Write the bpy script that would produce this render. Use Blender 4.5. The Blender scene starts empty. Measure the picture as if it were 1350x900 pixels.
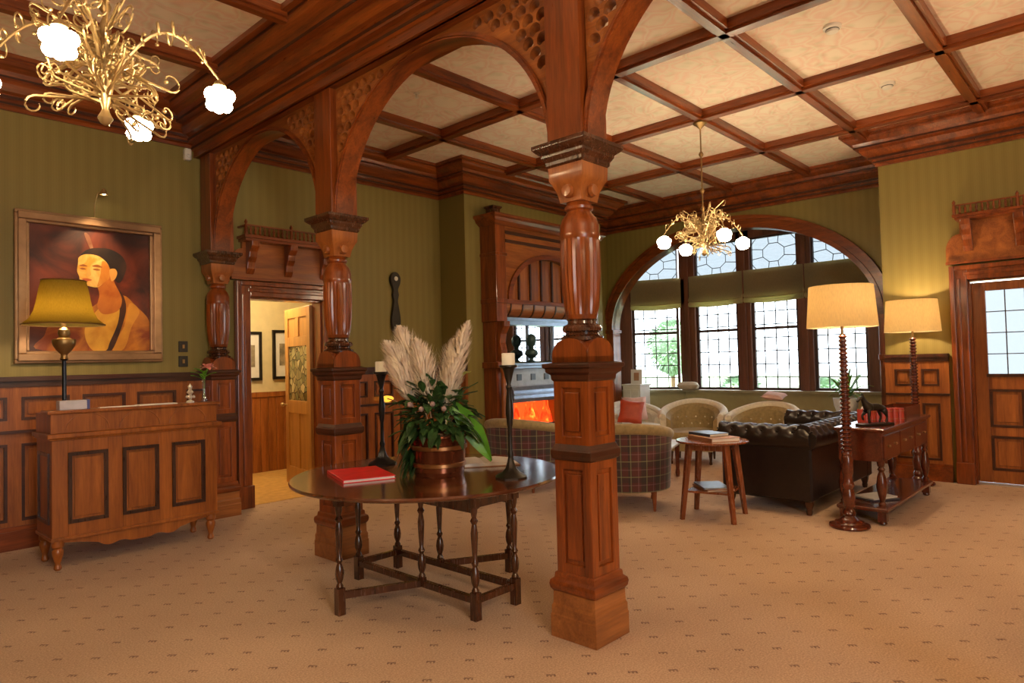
import bpy, math, random
from mathutils import Vector, Matrix
random.seed(7)
PI = math.pi
sc = bpy.context.scene
col = sc.collection

# ------------------------------------------------------------------ camera
cd = bpy.data.cameras.new('camera'); cam = bpy.data.objects.new('camera', cd); col.objects.link(cam)
R2 = Vector((0.68365175, -0.72940672, -0.02421)); U2 = Vector((-0.00543453, -0.03826019, 0.99925303)); FW = Vector((0.72978816, 0.68300951, 0.03012063))
cam.matrix_world = Matrix(((R2.x, U2.x, -FW.x, 0), (R2.y, U2.y, -FW.y, 0), (R2.z, U2.z, -FW.z, 1.5), (0, 0, 0, 1)))
cd.sensor_width = 36; cd.lens = 36 * 885.67 / 1350; cd.clip_start = .05
sc.camera = cam

# ------------------------------------------------------------------ world, colour management, big lights
w = bpy.data.worlds.new('sky'); sc.world = w; w.use_nodes = True
bg = w.node_tree.nodes['Background']; bg.inputs[0].default_value = (.93, .965, 1, 1); bg.inputs[1].default_value = 8.5
vs = sc.view_settings; vs.view_transform = 'Standard'; vs.look = 'None'; vs.exposure = 0.2; vs.gamma = 1; vs.use_curve_mapping = False
sc.cycles.max_bounces = 8; sc.cycles.diffuse_bounces = 4; sc.cycles.transparent_max_bounces = 12
sc.cycles.sample_clamp_indirect = 6; sc.cycles.caustics_reflective = False; sc.cycles.caustics_refractive = False
sc.cycles.use_denoising = True
WARM = (1, .70, .40)
def add_light(name, kind, loc, energy, color=WARM, size=.3, rot=None, size_y=None, target=None, portal=False, spot=None):
    d = bpy.data.lights.new(name, kind); d.energy = energy; d.color = color
    o = bpy.data.objects.new(name, d); col.objects.link(o); o.location = loc
    if kind == 'AREA':
        d.size = size
        if size_y: d.shape = 'RECTANGLE'; d.size_y = size_y
        if portal: d.cycles.is_portal = True
    else: d.shadow_soft_size = size
    if spot: d.spot_size = spot; d.spot_blend = .6
    if target is not None: o.rotation_euler = (Vector(target) - Vector(loc)).to_track_quat('-Z', 'Y').to_euler()
    return o
add_light('bay_portal', 'AREA', (10.97, 4.5, 2.2), 1, size=2.7, size_y=4.0, target=(0, 4.5, 2.2), portal=True)
add_light('rear_window_portal', 'AREA', (-.15, -4.25, 1.9), 1, size=2.2, size_y=2.4, target=(-.15, 0, 1.9), portal=True)
add_light('door_portal', 'AREA', (9.3, .8, 1.7), 1, size=1.1, size_y=1.1, target=(0, .8, 1.7), portal=True)
sun = add_light('sun', 'SUN', (0, 0, 20), 9, (1, .97, .9), .02, target=(14, 4, 0))
# added warm fill lights out of view behind the camera, no lamp modelled
add_light('fill_light_behind', 'POINT', (.3, -1.6, 3.2), 200, (1, .72, .43), .22)
add_light('fill_light_beside', 'POINT', (5.4, -1.6, 3.2), 110, (1, .72, .43), .22)

# ------------------------------------------------------------------ node helpers / materials
def mat(name):
    m = bpy.data.materials.new(name); m.use_nodes = True; nt = m.node_tree
    return m, nt, nt.nodes['Principled BSDF']
def N(nt, t, **k):
    n = nt.nodes.new(t)
    for a, v in k.items():
        if a.startswith('i_'):
            key = a[2:]; key = int(key) if key.isdigit() else key.replace('_', ' ')
            n.inputs[key].default_value = v
        else: setattr(n, a, v)
    return n
def L(nt, a, b): nt.links.new(a, b)
def ramp(nt, fac, stops):
    r = N(nt, 'ShaderNodeValToRGB'); e = r.color_ramp.elements
    while len(e) < len(stops): e.new(.5)
    for x, (p_, c) in zip(e, stops): x.position = p_; x.color = (*c, 1)
    L(nt, fac, r.inputs[0]); return r
def math_(nt, op, a, b=None, c=None):
    n = N(nt, 'ShaderNodeMath', operation=op)
    for i, v in enumerate((a, b, c)):
        if v is None: continue
        if isinstance(v, (int, float)): n.inputs[i].default_value = v
        else: L(nt, v, n.inputs[i])
    return n.outputs[0]
def mixc(nt, fac, a, b, blend='MIX'):
    n = N(nt, 'ShaderNodeMix', data_type='RGBA', blend_type=blend)
    if isinstance(fac, (int, float)): n.inputs[0].default_value = fac
    else: L(nt, fac, n.inputs[0])
    for i, v in ((6, a), (7, b)):
        if isinstance(v, tuple): n.inputs[i].default_value = (*v, 1)
        else: L(nt, v, n.inputs[i])
    return n.outputs[2]
def simple(name, c, rough=.5, metal=0, noise=.12, scale=12, bump=0, emit=None, es=0, coat=0, sheen=0, spec=.5):
    m, nt, b = mat(name)
    tc = N(nt, 'ShaderNodeTexCoord'); nz = N(nt, 'ShaderNodeTexNoise', i_Scale=scale, i_Detail=4.)
    L(nt, tc.outputs['Object'], nz.inputs['Vector'])
    lo = tuple(x * (1 - noise) for x in c); hi = tuple(min(1, x * (1 + noise)) for x in c)
    r = ramp(nt, nz.outputs[0], [(.3, lo), (.7, hi)]); L(nt, r.outputs[0], b.inputs['Base Color'])
    b.inputs['Roughness'].default_value = rough; b.inputs['Metallic'].default_value = metal
    b.inputs['Coat Weight'].default_value = coat; b.inputs['Coat Roughness'].default_value = .1
    b.inputs['Sheen Weight'].default_value = sheen; b.inputs['Specular IOR Level'].default_value = spec
    if bump:
        bp = N(nt, 'ShaderNodeBump', i_Strength=bump, i_Distance=.01); L(nt, nz.outputs[0], bp.inputs['Height']); L(nt, bp.outputs[0], b.inputs['Normal'])
    if emit: b.inputs['Emission Color'].default_value = (*emit, 1); b.inputs['Emission Strength'].default_value = es
    return m
def wood(name, dark, light, axis=2, rough=.32, coat=.35, scale=9):
    m, nt, b = mat(name)
    tc = N(nt, 'ShaderNodeTexCoord'); mp = N(nt, 'ShaderNodeMapping')
    s = [1, 1, 1]; s[axis] = .09; mp.inputs['Scale'].default_value = s
    L(nt, tc.outputs['Object'], mp.inputs[0])
    n1 = N(nt, 'ShaderNodeTexNoise', i_Scale=scale, i_Detail=6., i_Roughness=.65, i_Distortion=.6); L(nt, mp.outputs[0], n1.inputs['Vector'])
    n2 = N(nt, 'ShaderNodeTexNoise', i_Scale=scale * 9, i_Detail=3.); L(nt, mp.outputs[0], n2.inputs['Vector'])
    f = math_(nt, 'ADD', math_(nt, 'MULTIPLY', n1.outputs[0], .75), math_(nt, 'MULTIPLY', n2.outputs[0], .25))
    r = ramp(nt, f, [(.34, dark), (.52, tuple((a + c) / 2 for a, c in zip(dark, light))), (.68, light)])
    L(nt, r.outputs[0], b.inputs['Base Color'])
    rr = math_(nt, 'ADD', math_(nt, 'MULTIPLY', n2.outputs[0], .2), rough - .1); L(nt, rr, b.inputs['Roughness'])
    b.inputs['Coat Weight'].default_value = coat; b.inputs['Coat Roughness'].default_value = .12
    bp = N(nt, 'ShaderNodeBump', i_Strength=.12, i_Distance=.004); L(nt, f, bp.inputs['Height']); L(nt, bp.outputs[0], b.inputs['Normal'])
    return m
D1, L1 = (.085, .015, .003), (.36, .082, .011)
WZ = wood('mahogany_upright', D1, L1, 2); WX = wood('mahogany_along_x', D1, L1, 0); WY = wood('mahogany_along_y', D1, L1, 1)
OZ = wood('rimu_upright', (.17, .044, .009), (.47, .150, .030), 2, .36, .25); OX = wood('rimu_along_x', (.17, .044, .009), (.47, .150, .030), 0, .36, .25); OY = wood('rimu_along_y', (.17, .044, .009), (.47, .150, .030), 1, .36, .25)
PZ = wood('plinth_oak', (.17, .055, .014), (.42, .15, .038), 0, .36, .25)
DZ = wood('dark_oak', (.030, .009, .004), (.115, .036, .013), 2, .25, .6); DX = wood('dark_oak_top', (.045, .012, .005), (.15, .045, .016), 0, .16, .8)
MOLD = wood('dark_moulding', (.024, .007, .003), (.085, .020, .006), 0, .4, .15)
DESK = wood('kauri_desk', (.18, .048, .008), (.46, .145, .024), 2, .36, .25); DESKD = wood('desk_bead', (.020, .008, .006), (.07, .028, .016), 2, .3, .4)
HON = wood('honey_door', (.30, .13, .03), (.58, .30, .08), 2, .4, .2)
CONS = wood('console_mahogany', (.060, .012, .005), (.18, .036, .012), 0, .22, .7)
BLK = wood('winframe_wood', (.085, .028, .016), (.21, .075, .038), 2, .4, .2)
WINR = simple('sash_dark', (.055, .025, .022), .45)

# wall paper: olive green with faint vertical stripe
def wallpaper(name, axis):
    m, nt, b = mat(name); tc = N(nt, 'ShaderNodeTexCoord'); sp = N(nt, 'ShaderNodeSeparateXYZ'); L(nt, tc.outputs['Object'], sp.inputs[0])
    s = math_(nt, 'SINE', math_(nt, 'MULTIPLY', sp.outputs[axis], 2 * PI / .105))
    s2 = math_(nt, 'SINE', math_(nt, 'MULTIPLY', sp.outputs[axis], 2 * PI / .021))
    f = math_(nt, 'ADD', math_(nt, 'MULTIPLY', s, .35), math_(nt, 'ADD', math_(nt, 'MULTIPLY', s2, .15), .5))
    nz = N(nt, 'ShaderNodeTexNoise', i_Scale=1.6, i_Detail=3.); L(nt, tc.outputs['Object'], nz.inputs['Vector'])
    f = math_(nt, 'ADD', math_(nt, 'MULTIPLY', f, .5), math_(nt, 'MULTIPLY', nz.outputs[0], .5))
    r = ramp(nt, f, [(.2, (.228, .174, .040)), (.8, (.268, .208, .052))]); L(nt, r.outputs[0], b.inputs['Base Color'])
    b.inputs['Roughness'].default_value = .55; return m
GX = wallpaper('olive_paper_x', 0); GY = wallpaper('olive_paper_y', 1)
CREAM = simple('corridor_cream', (.72, .60, .34), .7, noise=.05)
WHITEP = simple('white_paint', (.75, .74, .70), .5, noise=.04)
# carpet
def carpet():
    m, nt, b = mat('carpet_motif'); tc = N(nt, 'ShaderNodeTexCoord'); sp = N(nt, 'ShaderNodeSeparateXYZ'); L(nt, tc.outputs['Object'], sp.inputs[0])
    P_ = .278; ca, sa = math.cos(R_(-47)), math.sin(R_(-47))
    def motif(ox, oy):
        fx = math_(nt, 'SUBTRACT', math_(nt, 'FRACT', math_(nt, 'DIVIDE', math_(nt, 'ADD', sp.outputs[0], ox), P_)), .5)
        fy = math_(nt, 'SUBTRACT', math_(nt, 'FRACT', math_(nt, 'DIVIDE', math_(nt, 'ADD', sp.outputs[1], oy), P_)), .5)
        fx = math_(nt, 'MULTIPLY', fx, P_); fy = math_(nt, 'MULTIPLY', fy, P_)
        u = math_(nt, 'ADD', math_(nt, 'MULTIPLY', fx, ca), math_(nt, 'MULTIPLY', fy, sa))
        v = math_(nt, 'SUBTRACT', math_(nt, 'MULTIPLY', fy, ca), math_(nt, 'MULTIPLY', fx, sa))
        d = None
        for (a, bb, ra, rb) in ((-.017, .002, .005, .014), (-.008, .007, .008, .006), (.001, -.001, .005, .014), (.010, .007, .008, .006), (.019, .000, .005, .014)):
            uu = math_(nt, 'DIVIDE', math_(nt, 'SUBTRACT', u, a), ra); vv = math_(nt, 'DIVIDE', math_(nt, 'SUBTRACT', v, bb), rb)
            q = math_(nt, 'ADD', math_(nt, 'MULTIPLY', uu, uu), math_(nt, 'MULTIPLY', vv, vv))
            d = q if d is None else math_(nt, 'MINIMUM', d, q)
        return d
    d = math_(nt, 'MINIMUM', motif(.14 - 1.086, .14 - 3.785), motif(-1.086, -3.785))
    mask = math_(nt, 'LESS_THAN', d, 1.0)
    n1 = N(nt, 'ShaderNodeTexNoise', i_Scale=110., i_Detail=3.); L(nt, tc.outputs['Object'], n1.inputs['Vector'])
    n2 = N(nt, 'ShaderNodeTexNoise', i_Scale=.9, i_Detail=3.); L(nt, tc.outputs['Object'], n2.inputs['Vector'])
    n3 = N(nt, 'ShaderNodeTexNoise', i_Scale=45., i_Detail=1.); L(nt, tc.outputs['Object'], n3.inputs['Vector'])
    f = math_(nt, 'ADD', math_(nt, 'MULTIPLY', n1.outputs[0], .7), math_(nt, 'MULTIPLY', n2.outputs[0], .3))
    r = ramp(nt, f, [(.3, (.34, .21, .125)), (.7, (.68, .465, .30))])
    c = mixc(nt, math_(nt, 'MULTIPLY', mask, math_(nt, 'ADD', math_(nt, 'MULTIPLY', n3.outputs[0], 1.1), .12)), r.outputs[0], (.13, .055, .04)); L(nt, c, b.inputs['Base Color'])
    b.inputs['Roughness'].default_value = .95; b.inputs['Specular IOR Level'].default_value = .1; b.inputs['Sheen Weight'].default_value = .15
    bp = N(nt, 'ShaderNodeBump', i_Strength=.5, i_Distance=.004); L(nt, n1.outputs[0], bp.inputs['Height']); L(nt, bp.outputs[0], b.inputs['Normal'])
    return m
def R_(d): return math.radians(d)
CARPET = carpet()
def ceiling_paper():
    m, nt, b = mat('ceiling_paper'); tc = N(nt, 'ShaderNodeTexCoord')
    nz = N(nt, 'ShaderNodeTexNoise', i_Scale=3.2, i_Detail=2.); L(nt, tc.outputs['Object'], nz.inputs['Vector'])
    ad = N(nt, 'ShaderNodeVectorMath', operation='ADD'); sc_ = N(nt, 'ShaderNodeVectorMath', operation='SCALE'); sc_.inputs['Scale'].default_value = .25
    L(nt, nz.outputs['Color'], sc_.inputs[0]); L(nt, tc.outputs['Object'], ad.inputs[0]); L(nt, sc_.outputs[0], ad.inputs[1])
    vo = N(nt, 'ShaderNodeTexVoronoi', feature='DISTANCE_TO_EDGE', i_Scale=4.2); L(nt, ad.outputs[0], vo.inputs['Vector'])
    vo2 = N(nt, 'ShaderNodeTexVoronoi', i_Scale=7.5); L(nt, ad.outputs[0], vo2.inputs['Vector'])
    r = ramp(nt, vo.outputs['Distance'], [(.0, (.88, .78, .60)), (.08, (.82, .50, .36)), (.20, (.88, .78, .60))])
    r2 = ramp(nt, vo2.outputs['Distance'], [(.1, (.70, .66, .48)), (.45, (.92, .80, .66))])
    L(nt, mixc(nt, .5, r.outputs[0], r2.outputs[0]), b.inputs['Base Color']); b.inputs['Roughness'].default_value = .7
    return m
CEIL = ceiling_paper()
def glass(name, tint=(.93, .97, 1), refl=.08, lead=None):
    m = bpy.data.materials.new(name); m.use_nodes = True; nt = m.node_tree; nt.nodes.clear()
    t = N(nt, 'ShaderNodeBsdfTransparent'); t.inputs[0].default_value = (*tint, 1); g = N(nt, 'ShaderNodeBsdfGlossy', i_Roughness=.03)
    mx = N(nt, 'ShaderNodeMixShader', i_0=refl); o = N(nt, 'ShaderNodeOutputMaterial')
    L(nt, t.outputs[0], mx.inputs[1]); L(nt, g.outputs[0], mx.inputs[2]); L(nt, mx.outputs[0], o.inputs[0]); return m
GLASS = glass('window_glass', (.82, .86, .88)); FROST = glass('leaded_light_glass', (.31, .335, .35), .1); DOORG = glass('obscured_door_glass', (.32, .34, .35), .05); CLEAR = glass('clear_glass', (.88, .92, .93), .18)
BRASS = simple('brass', (.52, .38, .19), .42, .9, bump=.05); BRASSD = simple('old_brass', (.34, .22, .09), .4, .9)
BRONZE = simple('bronze_dark', (.035, .028, .022), .35, .6); IRON = simple('black_iron', (.03, .032, .04), .3, .8)
COPPER = simple('copper_pot', (.20, .055, .022), .22, .7); COPB = simple('copper_band', (.36, .16, .06), .3, .8); PEWTER = simple('pewter_hood', (.34, .42, .55), .3, .7); SLATE = simple('slate_tile', (.09, .12, .17), .3)  # pewter base tinted blue to stand in for reflected daylight
MIRROR = simple('mirror_glass', (.85, .9, .95), .02, 1, noise=0)
CANDLE = simple('candle_wax', (.82, .74, .58), .5, noise=.04, emit=(1, .8, .5), es=.12)
def shade_mat(name, c, emit=0):
    m = bpy.data.materials.new(name); m.use_nodes = True; nt = m.node_tree; nt.nodes.clear()
    tc = N(nt, 'ShaderNodeTexCoord'); mp = N(nt, 'ShaderNodeMapping'); mp.inputs['Scale'].default_value = (60, 60, 8); L(nt, tc.outputs['Object'], mp.inputs[0])
    nz = N(nt, 'ShaderNodeTexNoise', i_Scale=3.); L(nt, mp.outputs[0], nz.inputs['Vector'])
    r = ramp(nt, nz.outputs[0], [(.3, tuple(x * .85 for x in c)), (.7, c)])
    d = N(nt, 'ShaderNodeBsdfDiffuse'); t = N(nt, 'ShaderNodeBsdfTranslucent'); mx = N(nt, 'ShaderNodeMixShader', i_0=.78); o = N(nt, 'ShaderNodeOutputMaterial')
    L(nt, r.outputs[0], d.inputs[0]); L(nt, r.outputs[0], t.inputs[0]); L(nt, d.outputs[0], mx.inputs[1]); L(nt, t.outputs[0], mx.inputs[2]); L(nt, mx.outputs[0], o.inputs[0]); return m
SHADE = shade_mat('linen_shade', (.98, .84, .56)); OLSH = shade_mat('olive_shade', (.34, .26, .07)); BLIND = shade_mat('roman_blind', (.76, .66, .40))
def emitter(name, c, s):
    m = bpy.data.materials.new(name); m.use_nodes = True; nt = m.node_tree; nt.nodes.clear()
    e = N(nt, 'ShaderNodeEmission', i_Strength=s); e.inputs[0].default_value = (*c, 1); o = N(nt, 'ShaderNodeOutputMaterial'); L(nt, e.outputs[0], o.inputs[0]); return m
GLOBE = emitter('lit_glass_globe', (1, .74, .42), 95); GLOBE2 = emitter('lit_glass_globe_far', (1, .78, .5), 75)
BULB = emitter('lit_bulb', (1, .8, .5), 30)
def fire_mat():
    m = bpy.data.materials.new('fire'); m.use_nodes = True; nt = m.node_tree; nt.nodes.clear()
    tc = N(nt, 'ShaderNodeTexCoord'); nz = N(nt, 'ShaderNodeTexNoise', i_Scale=7., i_Detail=3.); L(nt, tc.outputs['Object'], nz.inputs['Vector'])
    r = ramp(nt, nz.outputs[0], [(.38, (.70, .02, .004)), (.58, (.95, .07, .008)), (.72, (1, .38, .04))])
    e = N(nt, 'ShaderNodeEmission', i_Strength=2.2); L(nt, r.outputs[0], e.inputs[0]); o = N(nt, 'ShaderNodeOutputMaterial'); L(nt, e.outputs[0], o.inputs[0]); return m
FIRE = fire_mat()
LEATHER = simple('black_leather', (.014, .007, .005), .34, noise=.3, scale=20, bump=.15, coat=.1)
CREAMF = simple('cream_velvet', (.74, .67, .52), .75, noise=.1, scale=30, sheen=.3); OLIVEV = simple('olive_velvet', (.33, .24, .10), .7, noise=.2, scale=25, sheen=.3)
PINKF = simple('pink_cushion_cloth', (.70, .45, .40), .8); ORANGEF = simple('red_leather_cloth', (.48, .075, .03), .5)
RED = simple('red_cover', (.72, .012, .018), .35, noise=.15); REDL = simple('red_leather', (.42, .05, .03), .4); PAPER = simple('paper', (.78, .74, .68), .7, noise=.04)
DARKC = simple('dark_cover', (.05, .055, .08), .4); TANC = simple('tan_cover', (.42, .22, .12), .5); BLUEC = simple('blue_grey_cover', (.20, .26, .38), .4)
LEAF = simple('dark_leaf', (.030, .075, .018), .4, noise=.5, scale=14); LEAFB = simple('bright_leaf', (.13, .36, .03), .4, noise=.25, scale=8); LEAFY = simple('yellow_green_leaf', (.40, .44, .08), .5)
PLUME = simple('pampas_plume', (.93, .74, .58), .9, noise=.2, scale=20); TWIG = simple('twig', (.20, .11, .05), .8); PINKFL = simple('pink_petals', (.95, .42, .36), .6)
PLASTIC = simple('white_plastic', (.80, .76, .66), .4, noise=.03); SWITCH = simple('black_switch', (.02, .018, .015), .35)
STONE = simple('cast_stone', (.62, .60, .56), .7); GRASS = simple('lawn', (.42, .50, .30), .9, noise=.15); TREE = simple('garden_foliage', (.24, .36, .22), .8, noise=.4, scale=3)
HOUSEW = simple('weatherboard_white', (.8, .8, .78), .6, noise=.03)
LEAD = simple('lead_came', (.10, .10, .11), .5, .3)
def plaid():
    m, nt, b = mat('plaid_wool'); tc = N(nt, 'ShaderNodeTexCoord'); sp = N(nt, 'ShaderNodeSeparateXYZ'); L(nt, tc.outputs['Object'], sp.inputs[0])
    an = math_(nt, 'MULTIPLY', math_(nt, 'ARCTAN2', sp.outputs[1], sp.outputs[0]), .42)
    c = None; base = (.105, .030, .028)
    def stripe(co, period, off, wd): 
        f = math_(nt, 'FRACT', math_(nt, 'DIVIDE', math_(nt, 'ADD', co, off), period)); return math_(nt, 'LESS_THAN', f, wd / period)
    c = mixc(nt, math_(nt, 'MULTIPLY', stripe(an, .15, 0, .065), .7), base, (.035, .035, .03))
    c = mixc(nt, math_(nt, 'MULTIPLY', stripe(sp.outputs[2], .15, 3, .065), .5), c, (.035, .035, .035))
    for co in (an, sp.outputs[2]):
        c = mixc(nt, math_(nt, 'MULTIPLY', stripe(co, .15, 3.10, .010), .38), c, (.36, .36, .17))
        c = mixc(nt, math_(nt, 'MULTIPLY', stripe(co, .15, 3.03, .010), .25), c, (.36, .22, .24))
    L(nt, c, b.inputs['Base Color']); b.inputs['Roughness'].default_value = .85; b.inputs['Sheen Weight'].default_value = .3
    return m
PLAID = plaid()

# ------------------------------------------------------------------ mesh builder
class MB:
    def __init__(s): s.v = []; s.f = []
    def add(s, vs_, fs_):
        o = len(s.v); s.v += [tuple(v) for v in vs_]; s.f += [tuple(i + o for i in f) for f in fs_]; return s
    def box(s, x0, x1, y0, y1, z0, z1, M=None):
        v = [Vector((x, y, z)) for x in (x0, x1) for y in (y0, y1) for z in (z0, z1)]
        if M: v = [M @ p for p in v]
        return s.add(v, [(0, 1, 3, 2), (4, 6, 7, 5), (0, 4, 5, 1), (2, 3, 7, 6), (0, 2, 6, 4), (1, 5, 7, 3)])
    def bbox(s, x0, x1, y0, y1, z0, z1, b=.01):   # box with chamfered edges
        xs, ys, zs = (x0, x1), (y0, y1), (z0, z1); vs_ = []; idx = {}
        for i in (0, 1):
            for j in (0, 1):
                for k in (0, 1):
                    sx, sy, sz = (b if i == 0 else -b), (b if j == 0 else -b), (b if k == 0 else -b)
                    for a, p_ in enumerate(((xs[i], ys[j] + sy, zs[k] + sz), (xs[i] + sx, ys[j], zs[k] + sz), (xs[i] + sx, ys[j] + sy, zs[k]))):
                        idx[(i, j, k, a)] = len(vs_); vs_.append(p_)
        f = []
        for i in (0, 1):
            f.append([idx[(i, 0, 0, 0)], idx[(i, 1, 0, 0)], idx[(i, 1, 1, 0)], idx[(i, 0, 1, 0)]][::(1 if i else -1)])
            f.append([idx[(0, i, 0, 1)], idx[(0, i, 1, 1)], idx[(1, i, 1, 1)], idx[(1, i, 0, 1)]][::(1 if i else -1)])
            f.append([idx[(0, 0, i, 2)], idx[(1, 0, i, 2)], idx[(1, 1, i, 2)], idx[(0, 1, i, 2)]][::(1 if i else -1)])
        for j in (0, 1):
            for k in (0, 1):
                f.append([idx[(0, j, k, 1)], idx[(1, j, k, 1)], idx[(1, j, k, 2)], idx[(0, j, k, 2)]])
                f.append([idx[(j, 0, k, 0)], idx[(j, 1, k, 0)], idx[(j, 1, k, 2)], idx[(j, 0, k, 2)]])
                f.append([idx[(j, k, 0, 0)], idx[(j, k, 1, 0)], idx[(j, k, 1, 1)], idx[(j, k, 0, 1)]])
        for i in (0, 1):
            for j in (0, 1):
                for k in (0, 1): f.append([idx[(i, j, k, a)] for a in range(3)])
        return s.add(vs_, f)
    def rings(s, rs, closed=True, caps=True):   # rs: list of rings (lists of points, same length)
        n = len(rs[0]); o = []
        for r in rs: o += list(r)
        f = []
        for i in range(len(rs) - 1):
            for j in range(n if closed else n - 1):
                a, b = i * n + j, i * n + (j + 1) % n; f.append((a, b, b + n, a + n))
        if caps and closed: f.append(tuple(range(n))[::-1]); f.append(tuple((len(rs) - 1) * n + j for j in range(n)))
        return s.add(o, f)
    def lathe(s, prof, c=(0, 0, 0), n=20, M=None, flute=None):
        rs = []
        for k, (r, z) in enumerate(prof):
            ring = []
            for j in range(n):
                a = 2 * PI * j / n; rr = r
                if flute and flute[0] <= z <= flute[1]: rr = r * (1 - (.07 if j % 2 else 0))
                ring.append(Vector((c[0] + rr * math.cos(a), c[1] + rr * math.sin(a), c[2] + z)))
            if M: ring = [M @ p for p in ring]
            rs.append(ring)
        return s.rings(rs)
    def sq(s, prof, c=(0, 0, 0)):               # square-section stack of (half width, z)
        return s.rings([[(c[0] + h * a, c[1] + h * b, c[2] + z) for a, b in ((-1, -1), (1, -1), (1, 1), (-1, 1))] for h, z in prof])
    def tube(s, pts, r, n=6, caps=True):
        pts = [Vector(p) for p in pts]; rs = []; up = None
        for i, p in enumerate(pts):
            t = (pts[min(i + 1, len(pts) - 1)] - pts[max(i - 1, 0)]).normalized()
            if up is None: up = Vector((0, 0, 1)) if abs(t.z) < .9 else Vector((1, 0, 0))
            a = t.cross(up)
            if a.length < 1e-5: a = t.orthogonal()
            a.normalize(); b = t.cross(a).normalized(); up = -b if False else up
            rr = r[i] if isinstance(r, (list, tuple)) else r
            rs.append([p + a * rr * math.cos(2 * PI * j / n) + b * rr * math.sin(2 * PI * j / n) for j in range(n)])
        return s.rings(rs, caps=caps)
    def prism(s, poly, fn, d0, d1):             # poly 2D -> fn(a, b, d)
        return s.rings([[fn(a, b, d0) for a, b in poly], [fn(a, b, d1) for a, b in poly]])
    def sweep(s, prof, path, zt):               # mitred moulding; prof (out, z below zt); out = left of the path
        P2 = [Vector(p) for p in path]; rs = []
        for i, p in enumerate(P2):
            d0 = (P2[i] - P2[i - 1]).normalized() if i else None; d1 = (P2[i + 1] - P2[i]).normalized() if i < len(P2) - 1 else None
            n0 = Vector((-d0.y, d0.x)) if d0 else None; n1 = Vector((-d1.y, d1.x)) if d1 else None
            if n0 is None: m = n1
            elif n1 is None: m = n0
            else: m = (n0 + n1); m = m / max(.2, m.dot(n0))
            rs.append([(p.x + m.x * o, p.y + m.y * o, zt + z) for o, z in prof])
        return s.rings(rs)
    def ico(s, c, r, sub=2, sc3=(1, 1, 1), jit=0):
        import bmesh as bm_; b = bm_.new(); bm_.ops.create_icosphere(b, subdivisions=sub, radius=1)
        vs_ = [(c[0] + v.co.x * r * sc3[0] * (1 + random.uniform(-jit, jit)), c[1] + v.co.y * r * sc3[1] * (1 + random.uniform(-jit, jit)), c[2] + v.co.z * r * sc3[2] * (1 + random.uniform(-jit, jit))) for v in b.verts]
        fs_ = [tuple(v.index for v in f.verts) for f in b.faces]; b.free(); return s.add(vs_, fs_)
    def xf(s, M): s.v = [tuple(M @ Vector(v)) for v in s.v]; return s
    def build(s, name, m, parent=None, smooth=False, kind=None, bevel=0, label=None, sub=0):
        me = bpy.data.meshes.new(name); me.from_pydata(s.v, [], s.f); me.validate(); me.update()
        import bmesh as bm_; b = bm_.new(); b.from_mesh(me); bm_.ops.recalc_face_normals(b, faces=b.faces); b.to_mesh(me); b.free()
        me.materials.append(m); o = bpy.data.objects.new(name, me); col.objects.link(o)
        if smooth:
            for p in me.polygons: p.use_smooth = True
            try: me.set_sharp_from_angle(angle=R_(smooth if smooth is not True else 50))
            except Exception: pass
        if bevel:
            q = o.modifiers.new('bevel', 'BEVEL'); q.width = bevel; q.segments = 2; q.limit_method = 'ANGLE'
        if sub:
            q = o.modifiers.new('sub', 'SUBSURF'); q.levels = sub; q.render_levels = sub
        if parent: o.parent = parent
        if kind: o['kind'] = kind
        if label: o['label'] = label
        return o
def tag(o, label, cat, group=None):
    o['label'] = label; o['category'] = cat
    if group: o['group'] = group
    return o
def T(name, label, cat, loc=(0, 0, 0), rz=0, group=None):
    o = bpy.data.objects.new(name, None); o.empty_display_size = .1; col.objects.link(o); o.location = loc; o.rotation_euler = (0, 0, rz)
    return tag(o, label, cat, group)
def dup(root, loc, rz, label, group=None):
    r = root.copy(); col.objects.link(r); r.location = loc; r.rotation_euler = (0, 0, rz); r['label'] = label
    if group: r['group'] = group
    for ch in list(root.children):
        c = ch.copy(); col.objects.link(c); c.parent = r
        for g in ch.children:
            d = g.copy(); col.objects.link(d); d.parent = c
    return r
S = 'structure'

# ------------------------------------------------------------------ room shell
ZC, YB, XR, XW, XG = 4.17, 7.115, 9.1, 10.2, 10.92
MB().box(-2.6, 11.1, -4.2, 10.3, -.12, 0).build('floor', CARPET, kind=S)
MB().box(-2.6, 10.4, -4.2, 7.3, ZC, ZC + .12).build('ceiling', CEIL, kind=S)
# back wall with the corridor doorway (x 3.39..4.29, z < 2.28)
b = MB(); b.box(-2.6, 3.39, YB, YB + .18, 0, ZC); b.box(4.29, 6.17, YB, YB + .18, 0, ZC); b.box(3.39, 4.29, YB, YB + .18, 2.28, ZC); b.build('wall_back', GX, kind=S)
# chimney breast with a firebox recess
b = MB(); b.box(6.17, 6.95, 6.6, YB + .2, 0, ZC); b.box(8.25, 9.3, 6.6, YB + .2, 0, ZC); b.box(6.95, 8.25, 6.6, YB + .2, 1.0, ZC); b.box(6.95, 8.25, 7.05, YB + .2, 0, 1.0); b.build('wall_chimney', GX, kind=S)
MB().box(9.3, XW + .1, YB, YB + .18, 0, ZC).build('wall_alcove', GX, kind=S)
# right wall: door opening y .40..1.41 z<2.3
b = MB(); b.box(XR, XR + .2, 1.41, 2.28, 0, ZC); b.box(XR, XR + .2, -4.2, .40, 0, ZC); b.box(XR, XR + .2, .40, 1.41, 2.30, ZC); b.build('wall_right', GY, kind=S)
MB().box(XR + .2, XW + .15, 2.08, 2.28, 0, ZC).build('wall_right_return', GX, kind=S)
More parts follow.
